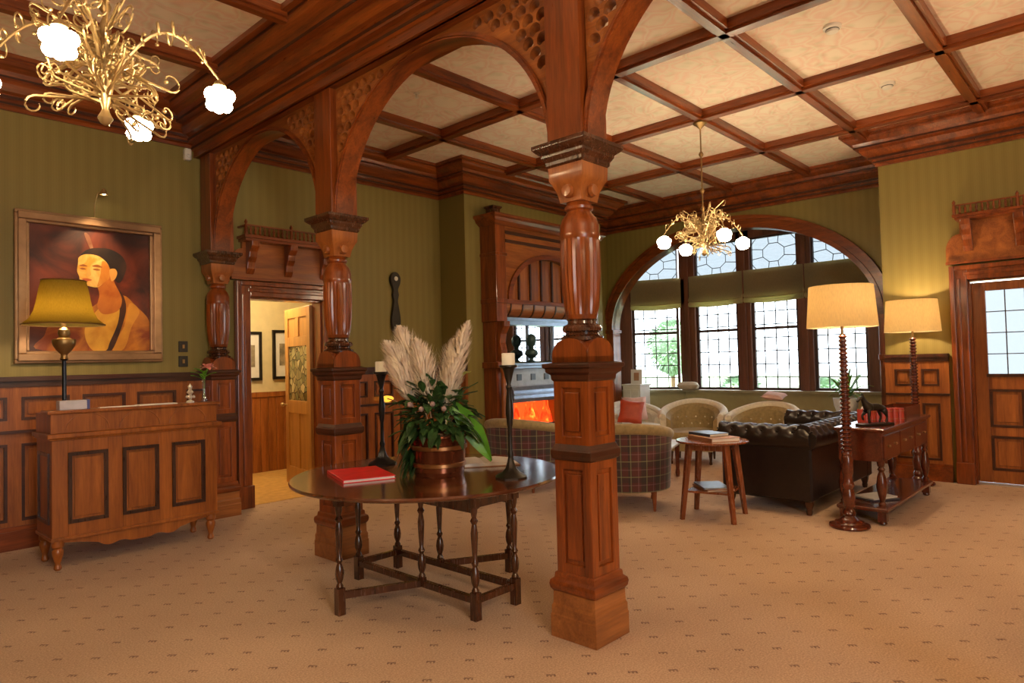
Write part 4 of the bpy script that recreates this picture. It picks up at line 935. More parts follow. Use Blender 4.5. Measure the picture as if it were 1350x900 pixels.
def plume(off, tilt, Ln, wd, seed, curl=0):
    rn = random.Random(seed); b = MB(); base = Vector(off)
    ax = (Vector((0, 0, 1)) + tilt).normalized(); base = base + Vector((0, 0, .09)); P = lambda u: base + ax * Ln * u + LR * curl * u * u
    b.tube([P(-.25), P(.5), P(1)], .004, 5)
    for i in range(1700):
        u = rn.uniform(.02, 1) ** .9; p = P(u); a = rn.uniform(0, 2 * PI); s_ = Vector((math.cos(a), math.sin(a), 0))
        w_ = wd * (math.sin(PI * (u * .78 + .2)) ** .8) * rn.uniform(.5, 1.05); q = p + s_ * w_ + ax * w_ * rn.uniform(.5, 1.3); mid = p + s_ * w_ * .6 + ax * w_ * .35
        t = ax.cross(s_).normalized() * .0028
        o = len(b.v); b.add([p - t, p + t, mid + t * 1.6, mid - t * 1.6, q], [(0, 1, 2, 3), (3, 2, 4)])
    return b.build('pampas_plume', PLUME, r)
plume(-LR * .11 + Vector((0, 0, .17)), -LR * .40, .42, .125, 1, -.06); plume(-LR * .10 + Vector((0, 0, .17)) + DP_ * .03, -LR * .22, .50, .13, 2, -.04); plume(-LR * .05 + Vector((0, 0, .15)) - DP_ * .04, -LR * .12, .42, .12, 5, -.03); plume(-LR * .16 + Vector((0, 0, .15)) - DP_ * .02, -LR * .34, .32, .11, 6, -.05)
plume(LR * .08 + Vector((0, 0, .17)), LR * .16, .52, .095, 3, .05); plume(LR * .05 + DP_ * .05 + Vector((0, 0, .15)), LR * .10, .42, .10, 4, .02); plume(LR * .06 - DP_ * .04 + Vector((0, 0, .10)), LR * .12, .34, .10, 7, .02)
def book(name, label, loc, rz, sx, sy, th, cov, group=None, cat='book'):
    r = T(name, label, cat, loc, rz, group)
    MB().box(-sx, sx, -sy, sy, 0, .004).add([], []).box(-sx, sx, -sy, sy, th - .004, th).box(-sx - .003, -sx + .002, -sy, sy, 0, th).build('cover', cov, r, bevel=.001)
    MB().box(-sx + .004, sx - .006, -sy + .006, sy - .006, .004, th - .004).build('pages', PAPER, r); return r
book('folder', 'red leather folder lying at the left of the round table', (2.53, 3.75, TZ), R_(-20), .165, .235, .022, RED, cat='folder')
r = T('guest_book', 'open white guest book lying right of the copper bucket on the table', 'book', (3.36, 3.46, TZ), R_(-35))
MB().box(-.24, .24, -.17, .17, 0, .006).build('cover', TANC, r, bevel=.002)
b = MB()
for s_ in (-1, 1): b.rings([[(s_ * x, y, z) for x, z in ((0, .006), (.23, .006), (.23, .012), (.12, .026), (.03, .028), (0, .018))] for y in (-.16, .16)])
b.build('pages', PAPER, r, smooth=30)

# ------------------------------------------------------------------ side table with books
r = T('side_table', 'round wooden side table with splayed legs and a lower shelf beside the sofa', 'table', (5.92, 2.99, 0), R_(12))
RT = wood('red_side_table', (.13, .03, .01), (.34, .10, .035), 2, .25, .5)
SZ = .72
MB().lathe([(.31, SZ - .022), (.33, SZ - .015), (.33, SZ - .004), (.325, SZ), (0, SZ)], n=48).build('tabletop', RT, r, smooth=30)
for k in range(4):
    a = PI / 4 + PI / 2 * k; p0 = Vector((.33 * math.cos(a), .33 * math.sin(a), 0)); p1 = Vector((.235 * math.cos(a), .235 * math.sin(a), SZ - .02))
    MB().rings([[p + Vector((math.cos(a + q) * s_, math.sin(a + q) * s_, 0)) for q in (PI / 4, 3 * PI / 4, 5 * PI / 4, 7 * PI / 4)] for p, s_ in ((p0, .026), (p1, .038))]).build('leg', RT, r, bevel=.003)
b = MB(); b.box(-.2, .2, -.2, .2, .245, .265); b.build('lower_shelf', RT, r, bevel=.004)
b = MB()
for q in (-.165, .165): b.box(-.17, .17, q - .01, q + .01, SZ - .085, SZ - .02); b.box(q - .01, q + .01, -.17, .17, SZ - .085, SZ - .02)
b.build('apron', RT, r)
book('book', 'pinkish brown book lying on the round side table, lower of its pile', (5.94, 2.98, SZ), R_(-30), .15, .20, .035, TANC, 'books on the side table')
book('book', 'dark patterned book lying on top of the pinkish one on the side table', (6.00, 3.06, SZ + .035), R_(-25), .11, .16, .025, DARKC, 'books on the side table')
book('magazine', 'tan magazine on the lower shelf of the side table, bottom of its pile', (5.92, 2.99, .265), R_(-40), .13, .18, .018, TANC, 'magazines on the side table shelf', 'magazine')
book('magazine', 'blue grey magazine on the lower shelf of the side table, top of its pile', (5.93, 3.01, .283), R_(-46), .12, .17, .014, BLUEC, 'magazines on the side table shelf', 'magazine')

# ------------------------------------------------------------------ plaid tub chairs
def tub(label, loc, rz, outer, inner, group, name='tub_chair', R0=.40, hb=.80, ha=.66, legm=None, buttons=False, seatc=None):
    r = T(name, label, 'chair', loc, rz, group); z0 = .20
    def hgt(t): return ha + (hb - ha) * max(0, math.cos(t * .62)) ** 2
    def rad(t): return 1 + .16 * (abs(t) / 2.0) ** 2
    # back faces -x (t = 0 is the back centre)
    n = 40; T1 = 1.95; ts = [-T1 + 2 * T1 * i / n for i in range(n + 1)]
    def P(t, q, z): return (-(q * rad(t)) * math.cos(t), (q) * math.sin(t) * (1 if abs(t) < PI / 2 else 1), z)
    b = MB(); rs = []
    for t in ts: h = hgt(t) - .06; rs.append([P(t, R0, z0), P(t, R0 + .01, z0 + .15), P(t, R0 + .03, h), P(t, R0 - .06, h), P(t, R0 - .06, z0)])
    b.rings(rs); b.build('outer_shell', outer, r, smooth=50)
    b = MB(); rs = []
    for i, t in enumerate(ts):
        h = hgt(t); rr = .058 * (1 if 0 < i < n else .8); ring_ = []
        for k in range(12): a = 2 * PI * k / 12; ring_.append(P(t, R0 - .005 + rr * math.cos(a), h - .055 + rr * math.sin(a)))
        rs.append(ring_)
    b.rings(rs); b.build('rolled_top', inner, r, smooth=60)
    b = MB(); rs = []
    for t in ts:
        h = hgt(t) - .06; rs.append([P(t, R0 - .055, h), P(t, R0 - .12, h - .05), P(t, R0 - .13, .40), P(t, R0 - .055, .38)])
    b.rings(rs); b.build('inner_back', seatc or inner, r, smooth=50)
    if buttons:
        b = MB()
        for row, z in enumerate((.52, .62)):
            for t in ([-.9, -.45, 0, .45, .9] if row else [-.65, -.2, .2, .65]): b.ico(P(t, R0 - .128, z), .014, 1)
        b.build('buttons', outer, r)
    b = MB(); pts = [(-(R0 - .1) * rad(t) * math.cos(t), (R0 - .1) * math.sin(t)) for t in ts]; pts += [(R0 + .02, pts[-1][1]), (R0 + .02, pts[0][1])] if pts[-1][0] < R0 else []
    b.rings([[(x * s_, y * s_, z) for x, y in pts] for z, s_ in ((z0 + .0, 1), (.36, 1), (.42, 1.0), (.455, .96), (.46, .85))]); b.build('seat', seatc or inner, r, smooth=40)
    for (x, y) in ((-.30, -.25), (-.30, .25), (.30, -.27), (.30, .27)):
        s_ = 1 if x > 0 else 0
        MB().lathe([(.014, 0), (.016, .02), (.022, .12), (.028, z0 + .02)] if not s_ else [(.018, 0), (.022, .02), (.016, .05), (.026, .12), (.034, .18), (.03, z0 + .02)], (x, y, 0), 12).build('leg', legm or DZ, r, smooth=35)
    return r
tub('burgundy plaid tub chair with gold rolled top right of the nearest column', (5.88, 3.92, 0), R_(35), PLAID, OLIVEV, 'plaid tub chairs', R0=.43, hb=.87, ha=.74, legm=RT)
tub('burgundy plaid tub chair behind the right rim of the round table', (6.02, 5.42, 0), R_(10), PLAID, OLIVEV, 'plaid tub chairs', R0=.46, hb=.85, ha=.72, legm=RT)
tub('cream rolled-arm chair with buttoned olive back, left of the pair before the bay window', (8.9, 4.78, 0), R_(-160), CREAMF, CREAMF, 'cream tub chairs', R0=.44, hb=.88, ha=.68, buttons=True, seatc=OLIVEV)
tub('cream rolled-arm chair with buttoned olive back, right of the pair before the bay window', (8.95, 3.78, 0), R_(180), CREAMF, CREAMF, 'cream tub chairs', R0=.43, hb=.86, ha=.68, buttons=True, seatc=OLIVEV)
tub('pale armchair with cushions beside the fireplace under the left bay window', (9.35, 6.05, 0), R_(-125), CREAMF, CREAMF, 'cream tub chairs', R0=.42, hb=.80, ha=.62, seatc=CREAMF)
def cushion(label, loc, rot, s_, m, th=.07):
    b = MB(); n = 10; vs_ = {}
    for sgn in (1, -1):
        rs = []
        for i in range(n + 1):
            row = []
            for j in range(n + 1):
                u, v = -1 + 2 * i / n, -1 + 2 * j / n; pin = 1 - .10 * (1 - abs(u)) * abs(v) ** 3; pin2 = 1 - .10 * (1 - abs(v)) * abs(u) ** 3
                row.append((u * s_ * pin2, v * s_ * pin, sgn * th * (max(0, (1 - u ** 4)) * max(0, (1 - v ** 4))) ** .5))
            rs.append(row)
        b.rings(rs, closed=False)
    o = b.build('cushion', m, smooth=True); o.location = loc; o.rotation_euler = rot; return tag(o, label, 'cushion', 'scatter cushions')
cushion('pale pink cushion standing on the armchair by the fireplace', (9.30, 6.02, .70), (R_(66), 0, R_(-48)), .20, PINKF)
cushion('red leather cushion leaning on the armchair by the fireplace', (9.05, 5.93, .66), (R_(72), R_(8), R_(-60)), .19, ORANGEF)
cushion('beige cushion lying on the bay window sill behind the left cream chair', (10.78, 5.85, 1.0), (R_(0), R_(6), R_(20)), .19, simple('beige_cloth', (.52, .42, .30), .8))
cushion('pink beige cushion lying on the back of the right cream chair', (9.44, 3.80, .93), (R_(8), R_(-10), R_(5)), .15, PINKF, .04)

# ------------------------------------------------------------------ chesterfield sofa
r = T('chesterfield_sofa', 'black buttoned leather chesterfield sofa seen from its arm end', 'sofa', (7.35, 2.68, 0))
# local x -1.0..1.0 (arm ends), y -.5 (back) .. .5 (front)
SX, SY, SH = 1.0, .48, .84
b = MB(); b.bbox(-SX + .20, SX - .20, -SY + .10, SY - .05, .15, .40, .02); b.bbox(-SX + .06, -SX + .24, -SY + .06, SY - .02, .13, SH - .14, .02); b.bbox(SX - .24, SX - .06, -SY + .06, SY - .02, .13, SH - .14, .02); b.bbox(-SX + .20, SX - .20, -SY + .065, -SY + .24, .135, SH - .145, .02)
b.build('frame', LEATHER, r, smooth=30)
def tuft_roll(path, nrm_, rad, zc, nb, name):
    """buttoned roll following a straight path"""
    p0, p1 = Vector(path[0]), Vector(path[1]); Ln = (p1 - p0).length; d = (p1 - p0).normalized(); n_ = Vector(nrm_); rs = []; m = int(Ln / .012)
    bt = MB(); rows = (R_(35), R_(85), R_(135)); K = 26; but = []
    for ri, ra in enumerate(rows):
        for j in range(nb + 1): but.append((Ln * (j + (.5 if ri % 2 else 0)) / nb, ra))
    for i in range(m + 1):
        u = Ln * i / m; rg = []
        for k in range(K):
            a = 2 * PI * k / K; dd = 9
            for bu, ba in but:
                da_ = (a - ba) * rad; q = math.hypot(u - bu, da_); dd = min(dd, q)
            cre = 9
            rr = rad * (1.03 - .30 * math.exp(-(dd / .034) ** 2))
            rg.append(p0 + d * u + n_ * rr * math.cos(a) + Vector((0, 0, zc + rr * math.sin(a))))
        rs.append(rg)
    o = MB().rings(rs).build(name, LEATHER, r, smooth=60)
    for bu, ba in but:
        if 0 <= bu <= Ln: rr = rad * .84; bt.ico(p0 + d * bu + n_ * rr * math.cos(ba) + Vector((0, 0, zc + rr * math.sin(ba))), .011, 1)
    bt.build('buttons', LEATHER, o, smooth=True)
tuft_roll([(-SX + .12, -SY + .06, 0), (-SX + .12, SY, 0)], (-1, 0, 0), .115, SH - .115, 6, 'arm_roll')
tuft_roll([(SX - .12, -SY + .06, 0), (SX - .12, SY, 0)], (1, 0, 0), .115, SH - .115, 6, 'arm_roll')
tuft_roll([(-SX + .04, -SY + .12, 0), (SX - .04, -SY + .12, 0)], (0, -1, 0), .12, SH - .112, 13, 'back_roll')
for k in range(2): MB().bbox(-.76 + .77 * k, .0 + .76 * k, -.22, .46, .40, .52, .035).build('seat_cushion', LEATHER, r, smooth=40)
for sx in (-1, 1):
    for y in (-.36, .40): MB().lathe([(.022, 0), (.03, .03), (.026, .05), (.04, .09), (.045, .13)], (sx * .86, y, 0), 14).build('foot', DZ, r, smooth=35)

# ------------------------------------------------------------------ console table and its things
r = T('console_table', 'long mahogany console table with lower shelf behind the sofa', 'table', (7.30, 1.855, 0))
CXW, CYW, CH = .88, .21, .84
b = MB(); b.bbox(-CXW, CXW, -CYW, CYW, CH - .03, CH, .008); b.build('tabletop', CONS, r)
b = MB(); b.box(-CXW + .04, CXW - .04, -CYW + .03, CYW - .03, CH - .29, CH - .03); b.box(-CXW + .03, CXW - .03, -CYW + .02, CYW - .02, CH - .045, CH - .03); b.build('frieze', CONS, r, bevel=.004)
for k in range(3):
    x0 = -CXW + .07 + k * .545; d = MB().bbox(x0, x0 + .51, -CYW + .018, -CYW + .035, CH - .27, CH - .065, .004).build('drawer', CONS, r)
    for q in (.14, .37): MB().ico((x0 + q, -CYW + .012, CH - .165), .012, 2).build('knob', BRASSD, d, smooth=True)
b = MB(); b.bbox(-CXW + .02, CXW - .02, -CYW, CYW, .115, .15, .008); b.build('lower_shelf', CONS, r)
for sx in (-1, 1):
    for sy in (-1, 1):
        b = MB(); x, y = sx * (CXW - .08), sy * (CYW - .055)
        b.box(x - .035, x + .035, y - .035, y + .035, .03, .16); b.lathe([(.02, 0), (.034, .012), (.03, .03)], (x, y, 0), 12)
        b.lathe([(.030, .16), (.034, .18), (.018, .20), (.026, .23), (.042, .30), (.044, .35), (.034, .42), (.020, .46), (.032, .48), (.020, .50), (.028, .51), (.033, .54), (.033, .56)], (x, y, 0), 16); b.build('leg', CONS, r, smooth=35)
b = MB(); b.box(-.28, .28, -.07, .07, 0, .05)
# horse statuette
r = T('horse_statuette', 'dark bronze horse statuette on the console table beside the floor lamp', 'statuette', (6.74, 1.80, CH), R_(150))
MB().bbox(-.17, .17, -.06, .06, 0, .022, .005).build('base', BRONZE, r)
def skinned(nm, V, E, Rr, m, parent, sub=2):
    me = bpy.data.meshes.new(nm); me.from_pydata([tuple(v) for v in V], E, []); o = bpy.data.objects.new(nm, me); col.objects.link(o); o.parent = parent
    sk = o.modifiers.new('s', 'SKIN'); 
    for i, q in enumerate(Rr): me.skin_vertices[0].data[i].radius = (q, q) if not isinstance(q, tuple) else q
    me.skin_vertices[0].data[0].use_root = True
    su = o.modifiers.new('b', 'SUBSURF'); su.levels = sub; su.render_levels = sub
    dg = bpy.context.evaluated_depsgraph_get(); dg.update(); m2 = bpy.data.meshes.new_from_object(o.evaluated_get(dg)); o.modifiers.clear(); o.data = m2; m2.materials.clear(); m2.materials.append(m)
    for p in m2.polygons: p.use_smooth = True
    return o
V = [(0, 0, .165), (.075, 0, .17), (-.075, 0, .168), (.11, 0, .215), (.135, 0, .262), (.165, 0, .25), (.195, 0, .22),
     (.085, .025, .12), (.09, .025, .075), (.085, .025, .022), (.085, -.025, .12), (.12, -.025, .09), (.105, -.025, .05),
     (-.09, .028, .12), (-.115, .028, .075), (-.10, .028, .022), (-.08, -.028, .12), (-.10, -.028, .075), (-.08, -.028, .022), (-.115, 0, .16), (-.15, 0, .10)]
Ee = [(0, 1), (0, 2), (1, 3), (3, 4), (4, 5), (5, 6), (1, 7), (7, 8), (8, 9), (1, 10), (10, 11), (11, 12), (2, 13), (13, 14), (14, 15), (2, 16), (16, 17), (17, 18), (2, 19), (19, 20)]
Rr = [.036, .037, .036, .024, .020, .017, .012, .016, .010, .010, .016, .010, .009, .020, .010, .010, .020, .010, .010, .014, .008]
skinned('horse_body', V, Ee, Rr, BRONZE, r)
b = MB()
for k in range(9): u = k / 8; b.ico((.075 + .05 * u, 0, .205 + .062 * u), .012, 1, (1, .6, 1.3))
for y in (-.01, .01): b.lathe([(.006, 0), (.003, .022)], (.133, y, .275), 6)
b.build('mane_and_ears', BRONZE, r)
# row of red leather books on the console
bx_, by_ = 6.99, 1.96; k = 0
proto = None
labs = ['red leather book in the row on the console table, at the statuette end', 'red leather book in the console table row, second from the statuette', 'red leather book in the console table row, third from the statuette', 'red leather book in the console table row, fourth from the statuette', 'red leather book in the console table row, third from the lamp', 'red leather book in the console table row, second from the lamp', 'red leather book closing the console table row at the lamp end']
for k in range(7):
    if proto is None:
        proto = r = T('book', labs[0], 'book', (bx_, by_, CH), R_(-35), 'red leather books on the console')
        b = MB(); b.box(-.028, -.023, -.055, .055, 0, .125); b.box(.023, .028, -.055, .055, 0, .125)
        b.rings([[(q * .028 * 1, -.055 - .010 * math.cos(q * PI / 2), z) for q in (-1, -.5, 0, .5, 1)] + [(.028, -.050, z), (-.028, -.050, z)] for z in (0, .125)]); b.build('cover', REDL, r)
        MB().box(-.023, .023, -.05, .05, .003, .120).build('pages', PAPER, r)
        b = MB()
        for z in (.025, .10): b.box(-.022, .022, -.067, -.060, z, z + .004)
        b.build('gilt_bands', BRASS, r)
    else: dup(proto, (bx_, by_, CH), R_(-35), labs[k])
    bx_ += .062 * math.cos(R_(35)); by_ -= .062 * math.sin(R_(35))
r = T('planter', 'white ceramic jar on the console table between statuette and books', 'jar', (7.0, 1.66 + .33, CH)); r.location = (7.24, 2.00, CH)
MB().lathe([(.03, 0), (.055, .03), (.062, .08), (.05, .12), (.035, .14), (.042, .155), (.034, .155), (.0, .12)], n=20).build('jar_body', STONE, r, smooth=40)
r = T('wooden_tray', 'dark wooden raised tray at the far end of the console table', 'tray', (7.85, 1.86, CH))
b = MB(); b.box(-.28, .28, -.13, .13, .0, .01); b.box(-.28, .28, -.13, -.118, .01, .11); b.box(-.28, .28, .118, .13, .01, .11); b.box(-.28, -.268, -.118, .118, .01, .11); b.box(.268, .28, -.118, .118, .01, .11); b.build('tray_body', CONS, r)
book('magazine', 'white magazine lying on the console table lower shelf, top of its pile', (6.88, 1.86, .164), R_(65), .11, .15, .014, PAPER, 'magazines under the console', 'magazine')
book('magazine', 'dark magazine lying on the console table lower shelf, bottom of its pile', (6.88, 1.86, .15), R_(55), .12, .16, .014, DARKC, 'magazines under the console', 'magazine')
# ------------------------------------------------------------------ floor lamps with bobbin stems
def floor_lamp():
    r = T('floor_lamp', 'floor lamp with dark bobbin-turned stem and drum shade in front of the sofa', 'lamp', (6.25, 1.90, 0), group='bobbin floor lamps')
    MB().lathe([(.155, 0), (.165, .015), (.160, .03), (.12, .042), (.115, .055), (.085, .065), (.06, .085), (.045, .10)], n=36).build('base', CONS, r, smooth=35)
    pf = [(.045, .10), (.055, .12), (.05, .14), (.035, .16), (.045, .18), (.052, .23), (.055, .27), (.045, .31), (.04, .33), (.048, .345), (.05, .37), (.04, .39), (.038, .45), (.045, .47), (.045, .60), (.038, .62), (.045, .635), (.042, .65)]
    z = .66
    while z < 1.66: q = .047 - .012 * (z - .66); pf += [(q * .66, z), (q, z + .013), (q, z + .02), (q * .66, z + .033)]; z += .036
    MB().lathe(pf, n=20).build('bobbin_stem', CONS, r, smooth=30)
    MB().lathe([(.012, 1.66), (.012, 1.80), (.02, 1.81), (.02, 1.85), (.008, 1.86)], n=12).build('lamp_holder', BRASSD, r, smooth=35)
    open_shade([(.285, 1.73), (.258, 2.09)]).build('lamp_shade', SHADE, r, smooth=40)
    b = MB()
    for a in (0, 2 * PI / 3, 4 * PI / 3): b.tube([(.015 * math.cos(a), .015 * math.sin(a), 1.83), (.27 * math.cos(a), .27 * math.sin(a), 1.86)], .003, 4)
    b.build('shade_spider', BRASSD, r)
    MB().ico((0, 0, 1.90), .032, 2).build('bulb', BULB, r)
    return r
fl1 = floor_lamp(); dup(fl1, (8.72, 1.90, 0), 0, 'floor lamp with bobbin-turned stem and drum shade against the wall by the glazed door')
add_light('floor_lamp_light', 'POINT', (6.25, 1.90, 1.93), 62, WARM, .045); add_light('wall_lamp_light', 'POINT', (8.72, 1.90, 1.93), 42, WARM, .045)

# ------------------------------------------------------------------ fireplace
r = T('fireplace_surround', 'tall mahogany chimneypiece with arched canopy around the fire', 'fireplace', (7.6, 6.6, 0))
FW_ = 1.15; D0 = -.30        # local y 0 = breast, -.30 = front plane
def P_(x, y, z): return (x, y, z)
fnf = lambda a, z, d: (a, d, z)
PW = OX
for sx in (-1, 1):
    b = MB(); a0, a1 = sorted((sx * FW_, sx * (FW_ - .20)))
    b.box(a0, a1, D0, 0, 2.05, 3.42); b.box(a0 + .02, a1 - .02, D0 + .06, 0, 0, 2.05); b.box(a0 - .01, a1 + .01, D0 + .04, 0, 0, .22)
    b.box(a0 - .012, a1 + .012, D0 - .015, 0, 2.30, 2.36); b.box(a0 - .012, a1 + .012, D0 - .015, 0, 2.95, 2.99); b.box(a0 - .01, a1 + .01, D0 - .01, 0, 1.42, 1.50); b.build('pilaster', WZ, r, bevel=.006)
    b = MB(); cx_ = (a0 + a1) / 2
    prof = [(D0 + .06, 2.05), (D0 - .09, 2.05), (D0 - .085, 1.98), (D0 - .02, 1.88), (D0 + .0, 1.76), (D0 - .03, 1.66), (D0 - .02, 1.58), (D0 + .06, 1.50)]
    b.rings([[(cx_ + q, y, z) for y, z in prof] for q in (-.06, .06)]); b.build('console_bracket', WZ, r, bevel=.008)
    b = MB(); b.lathe([(.045, .22), (.05, .26), (.035, .30), (.04, .50), (.045, .9), (.04, 1.2), (.032, 1.34), (.048, 1.38), (.05, 1.42)], (cx_, D0 + .0, 0), 16); b.build('turned_column', OZ, r, smooth=35)
# arched header
a_, b_, z0_ = FW_ - .30, .62, 2.36
b = MB(); A = ell(0, a_, b_, z0_, 36)
for i in range(36):
    (x0, z0), (x1, z1) = A[i], A[i + 1]; b.prism([(x0, z0), (x1, z1), (x1, 3.20), (x0, 3.20)], fnf, D0 + .02, D0 + .06)
for sx in (-1, 1): q = sorted((sx * a_, sx * (FW_ - .19))); b.box(q[0], q[1], D0 + .02, D0 + .06, 2.36, 3.20)
b.box(-FW_ + .19, FW_ - .19, D0 + .02, 0, 3.20, 3.42); b.build('arched_header', OX, r)
b = MB(); Bq = ell(0, a_ + .07, b_ + .07, z0_, 36)
b.rings([[(A[i][0], D0 - .01, A[i][1]), (A[i][0], D0 + .09, A[i][1]), (Bq[i][0], D0 + .06, Bq[i][1]), (Bq[i][0], D0 - .01, Bq[i][1])] for i in range(37)]); b.build('arch_moulding', WX, r, smooth=35)
b = MB(); b.sweep([(0, 0), (.12, 0), (.12, -.03), (.09, -.05), (.07, -.09), (.03, -.12), (0, -.14)], [(-FW_, 0), (-FW_, D0), (FW_, D0), (FW_, 0)][::-1], 3.50)
b.box(-FW_, FW_, D0, 0, 3.40, 3.50); b.build('crown_moulding', WX, r)
b = MB(); b.box(-FW_ + .19, FW_ - .19, D0 - .01, D0 + .02, 3.14, 3.18); b.box(-FW_ + .19, FW_ - .19, D0 - .005, D0 + .02, 3.26, 3.30); b.build('frieze_moulding', MOLD, r)
b = MB(); b.box(-a_ - .03, a_ + .03, D0 + .10, D0 + .12, 2.34, 3.05); b.build('tympanum_boards', OZ, r)
b = MB(); n = 7
for i in range(n + 1): x = -a_ + 2 * a_ * i / n; b.box(x - .013, x + .013, D0 + .07, D0 + .11, 2.36, 2.36 + max(.02, b_ * math.sqrt(max(0, 1 - (x / (a_ + .001)) ** 2))))
b.build('tympanum_battens', MOLD, r)
b = MB(); b.box(-a_ - .1, a_ + .1, D0 + .0, 0, 2.30, 2.36); b.build('canopy_rail', WX, r, bevel=.005)
b = MB(); cv_ = [(D0 + .02 + .13 * (1 - math.cos(t)), 2.30 - .18 * math.sin(t)) for t in [PI / 2 * i / 8 for i in range(9)]]
b.rings([[(x, y, z) for y, z in cv_ + [(0, 2.12), (0, 2.30)]] for x in (-a_ - .1, a_ + .1)]); b.build('coved_canopy', OX, r, smooth=35)
b = MB()
for i in range(n + 1): x = -a_ + 2 * a_ * i / n; b.rings([[(x + q, y - .012, z) for y, z in cv_] + [(x + q, y + .02, z) for y, z in cv_[::-1]] for q in (-.012, .012)])
b.build('canopy_ribs', MOLD, r)
b = MB(); b.box(-a_ - .1, a_ + .1, -.16, 0, 2.02, 2.12); b.box(-a_ - .1, a_ + .1, -.20, 0, 2.08, 2.12); b.build('mirror_frame', PEWTER, r)
MB().box(-a_ + .05, a_ - .05, -.055, -.04, 1.50, 2.02).build('overmantel_mirror', MIRROR, r)
STL = simple('slate_frame', (.12, .13, .17), .3, .2)
for q in ((-a_ - .1, -a_ + .06, -.06, 0), (a_ - .06, a_ + .1, -.06, 0), (-.30, -.26, -.07, -.04), (.28, .32, -.07, -.04)): MB().box(*q, 1.48, 2.02).build('mirror_stile', STL, r)
b = MB(); b.box(-a_ - .1, a_ + .1, -.28, 0, 1.44, 1.48); b.box(-a_ - .1, a_ + .1, -.25, 0, 1.40, 1.44); b.build('mantel_shelf', PEWTER, r, bevel=.005)
b = MB(); b.box(-a_ - .1, a_ + .1, -.12, 0, 1.15, 1.40); b.build('tiled_panel', simple('grey_blue_tile', (.42, .46, .54), .2), r)
for x in (-.55, -.25, .05, .35, .65): MB().box(x - .045, x + .045, -.135, -.12, 1.23, 1.32).build('square_boss', SLATE, r)
b = MB(); b.rings([[(x, y, z) for y, z in ((-.02, 1.15), (-.26, 1.15), (-.30, 1.10), (-.31, .98), (-.27, .93), (-.02, .93))] for x in (-.86, .86)]); b.box(-.86, .86, -.315, -.30, 1.03, 1.06); b.build('metal_hood', PEWTER, r, bevel=.006)
b = MB()
for s_ in (-1, 1): q = sorted((s_ * .655, s_ * .95)); b.box(q[0], q[1], -.10, 0, 0, .93)
b.build('tiled_cheeks', SLATE, r)
MB().box(-.95, .95, -.42, 0, 0, .05).build('hearth', SLATE, r, bevel=.006)
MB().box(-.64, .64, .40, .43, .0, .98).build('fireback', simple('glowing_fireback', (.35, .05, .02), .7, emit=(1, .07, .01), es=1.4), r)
r = T('fire', 'glowing orange and red fire burning in the grate', 'fire', (7.6, 6.78, 0))
b = MB(); rn = random.Random(5)
for k in range(11): x = -.5 + .1 * k; b.lathe([(.03, .50), (.07, .56), (.06, .64), (.035, .74), (.012, .82), (.0, .88 + .05 * rn.random())], (x, rn.uniform(-.05, .1), -.05 * rn.random()), 8)
b.build('flames', FIRE, r, smooth=True)
b = MB()
for k in range(14): b.ico((-.5 + .078 * k, rn.uniform(-.06, .08), .46), .055, 1, jit=.2)
b.build('coals', simple('glowing_coal', (.1, .02, .01), .8, emit=(1, .12, .01), es=1.2), r)
r = T('fire_grate', 'black iron basket grate in the fireplace', 'grate', (7.6, 6.78, 0)); b = MB()
for k in range(15): x = -.56 + .08 * k; b.tube([(x, -.16, .30), (x, -.16, .56)], .008, 5)
for z in (.30, .43, .56): b.tube([(-.58, -.16, z), (.58, -.16, z)], .010, 6)
b.box(-.58, .58, -.16, .2, .38, .405)
for sx in (-.56, .56):
    for y in (-.15, .19): b.box(sx - .015, sx + .015, y - .015, y + .015, 0, .39)
b.build('basket', IRON, r)
add_light('fire_glow', 'POINT', (7.6, 6.72, .75), 10, (1, .25, .05), .08)
r = T('mantel_figure', 'dark green bust ornament on the mantel shelf before the mirror', 'ornament', (7.24, 6.40, 1.48))
b = MB(); b.lathe([(.06, 0), (.06, .02), (.03, .04), (.03, .06), (.10, .12), (.09, .17), (.035, .20), (.035, .23), (.06, .26), (.075, .31), (.07, .36), (.045, .40), (.0, .42)], n=18); b.build('bust', simple('verdigris', (.035, .075, .07), .4, .3), r, smooth=40)
r = T('mantel_block', 'dark carved finial block standing on top of the chimneypiece', 'ornament', (6.56, 6.44, 3.50)); b = MB(); b.sq([(.085, 0), (.085, .02), (.07, .03), (.07, .10), (.09, .12), (.09, .14)]); b.build('block', DZ, r, bevel=.004)

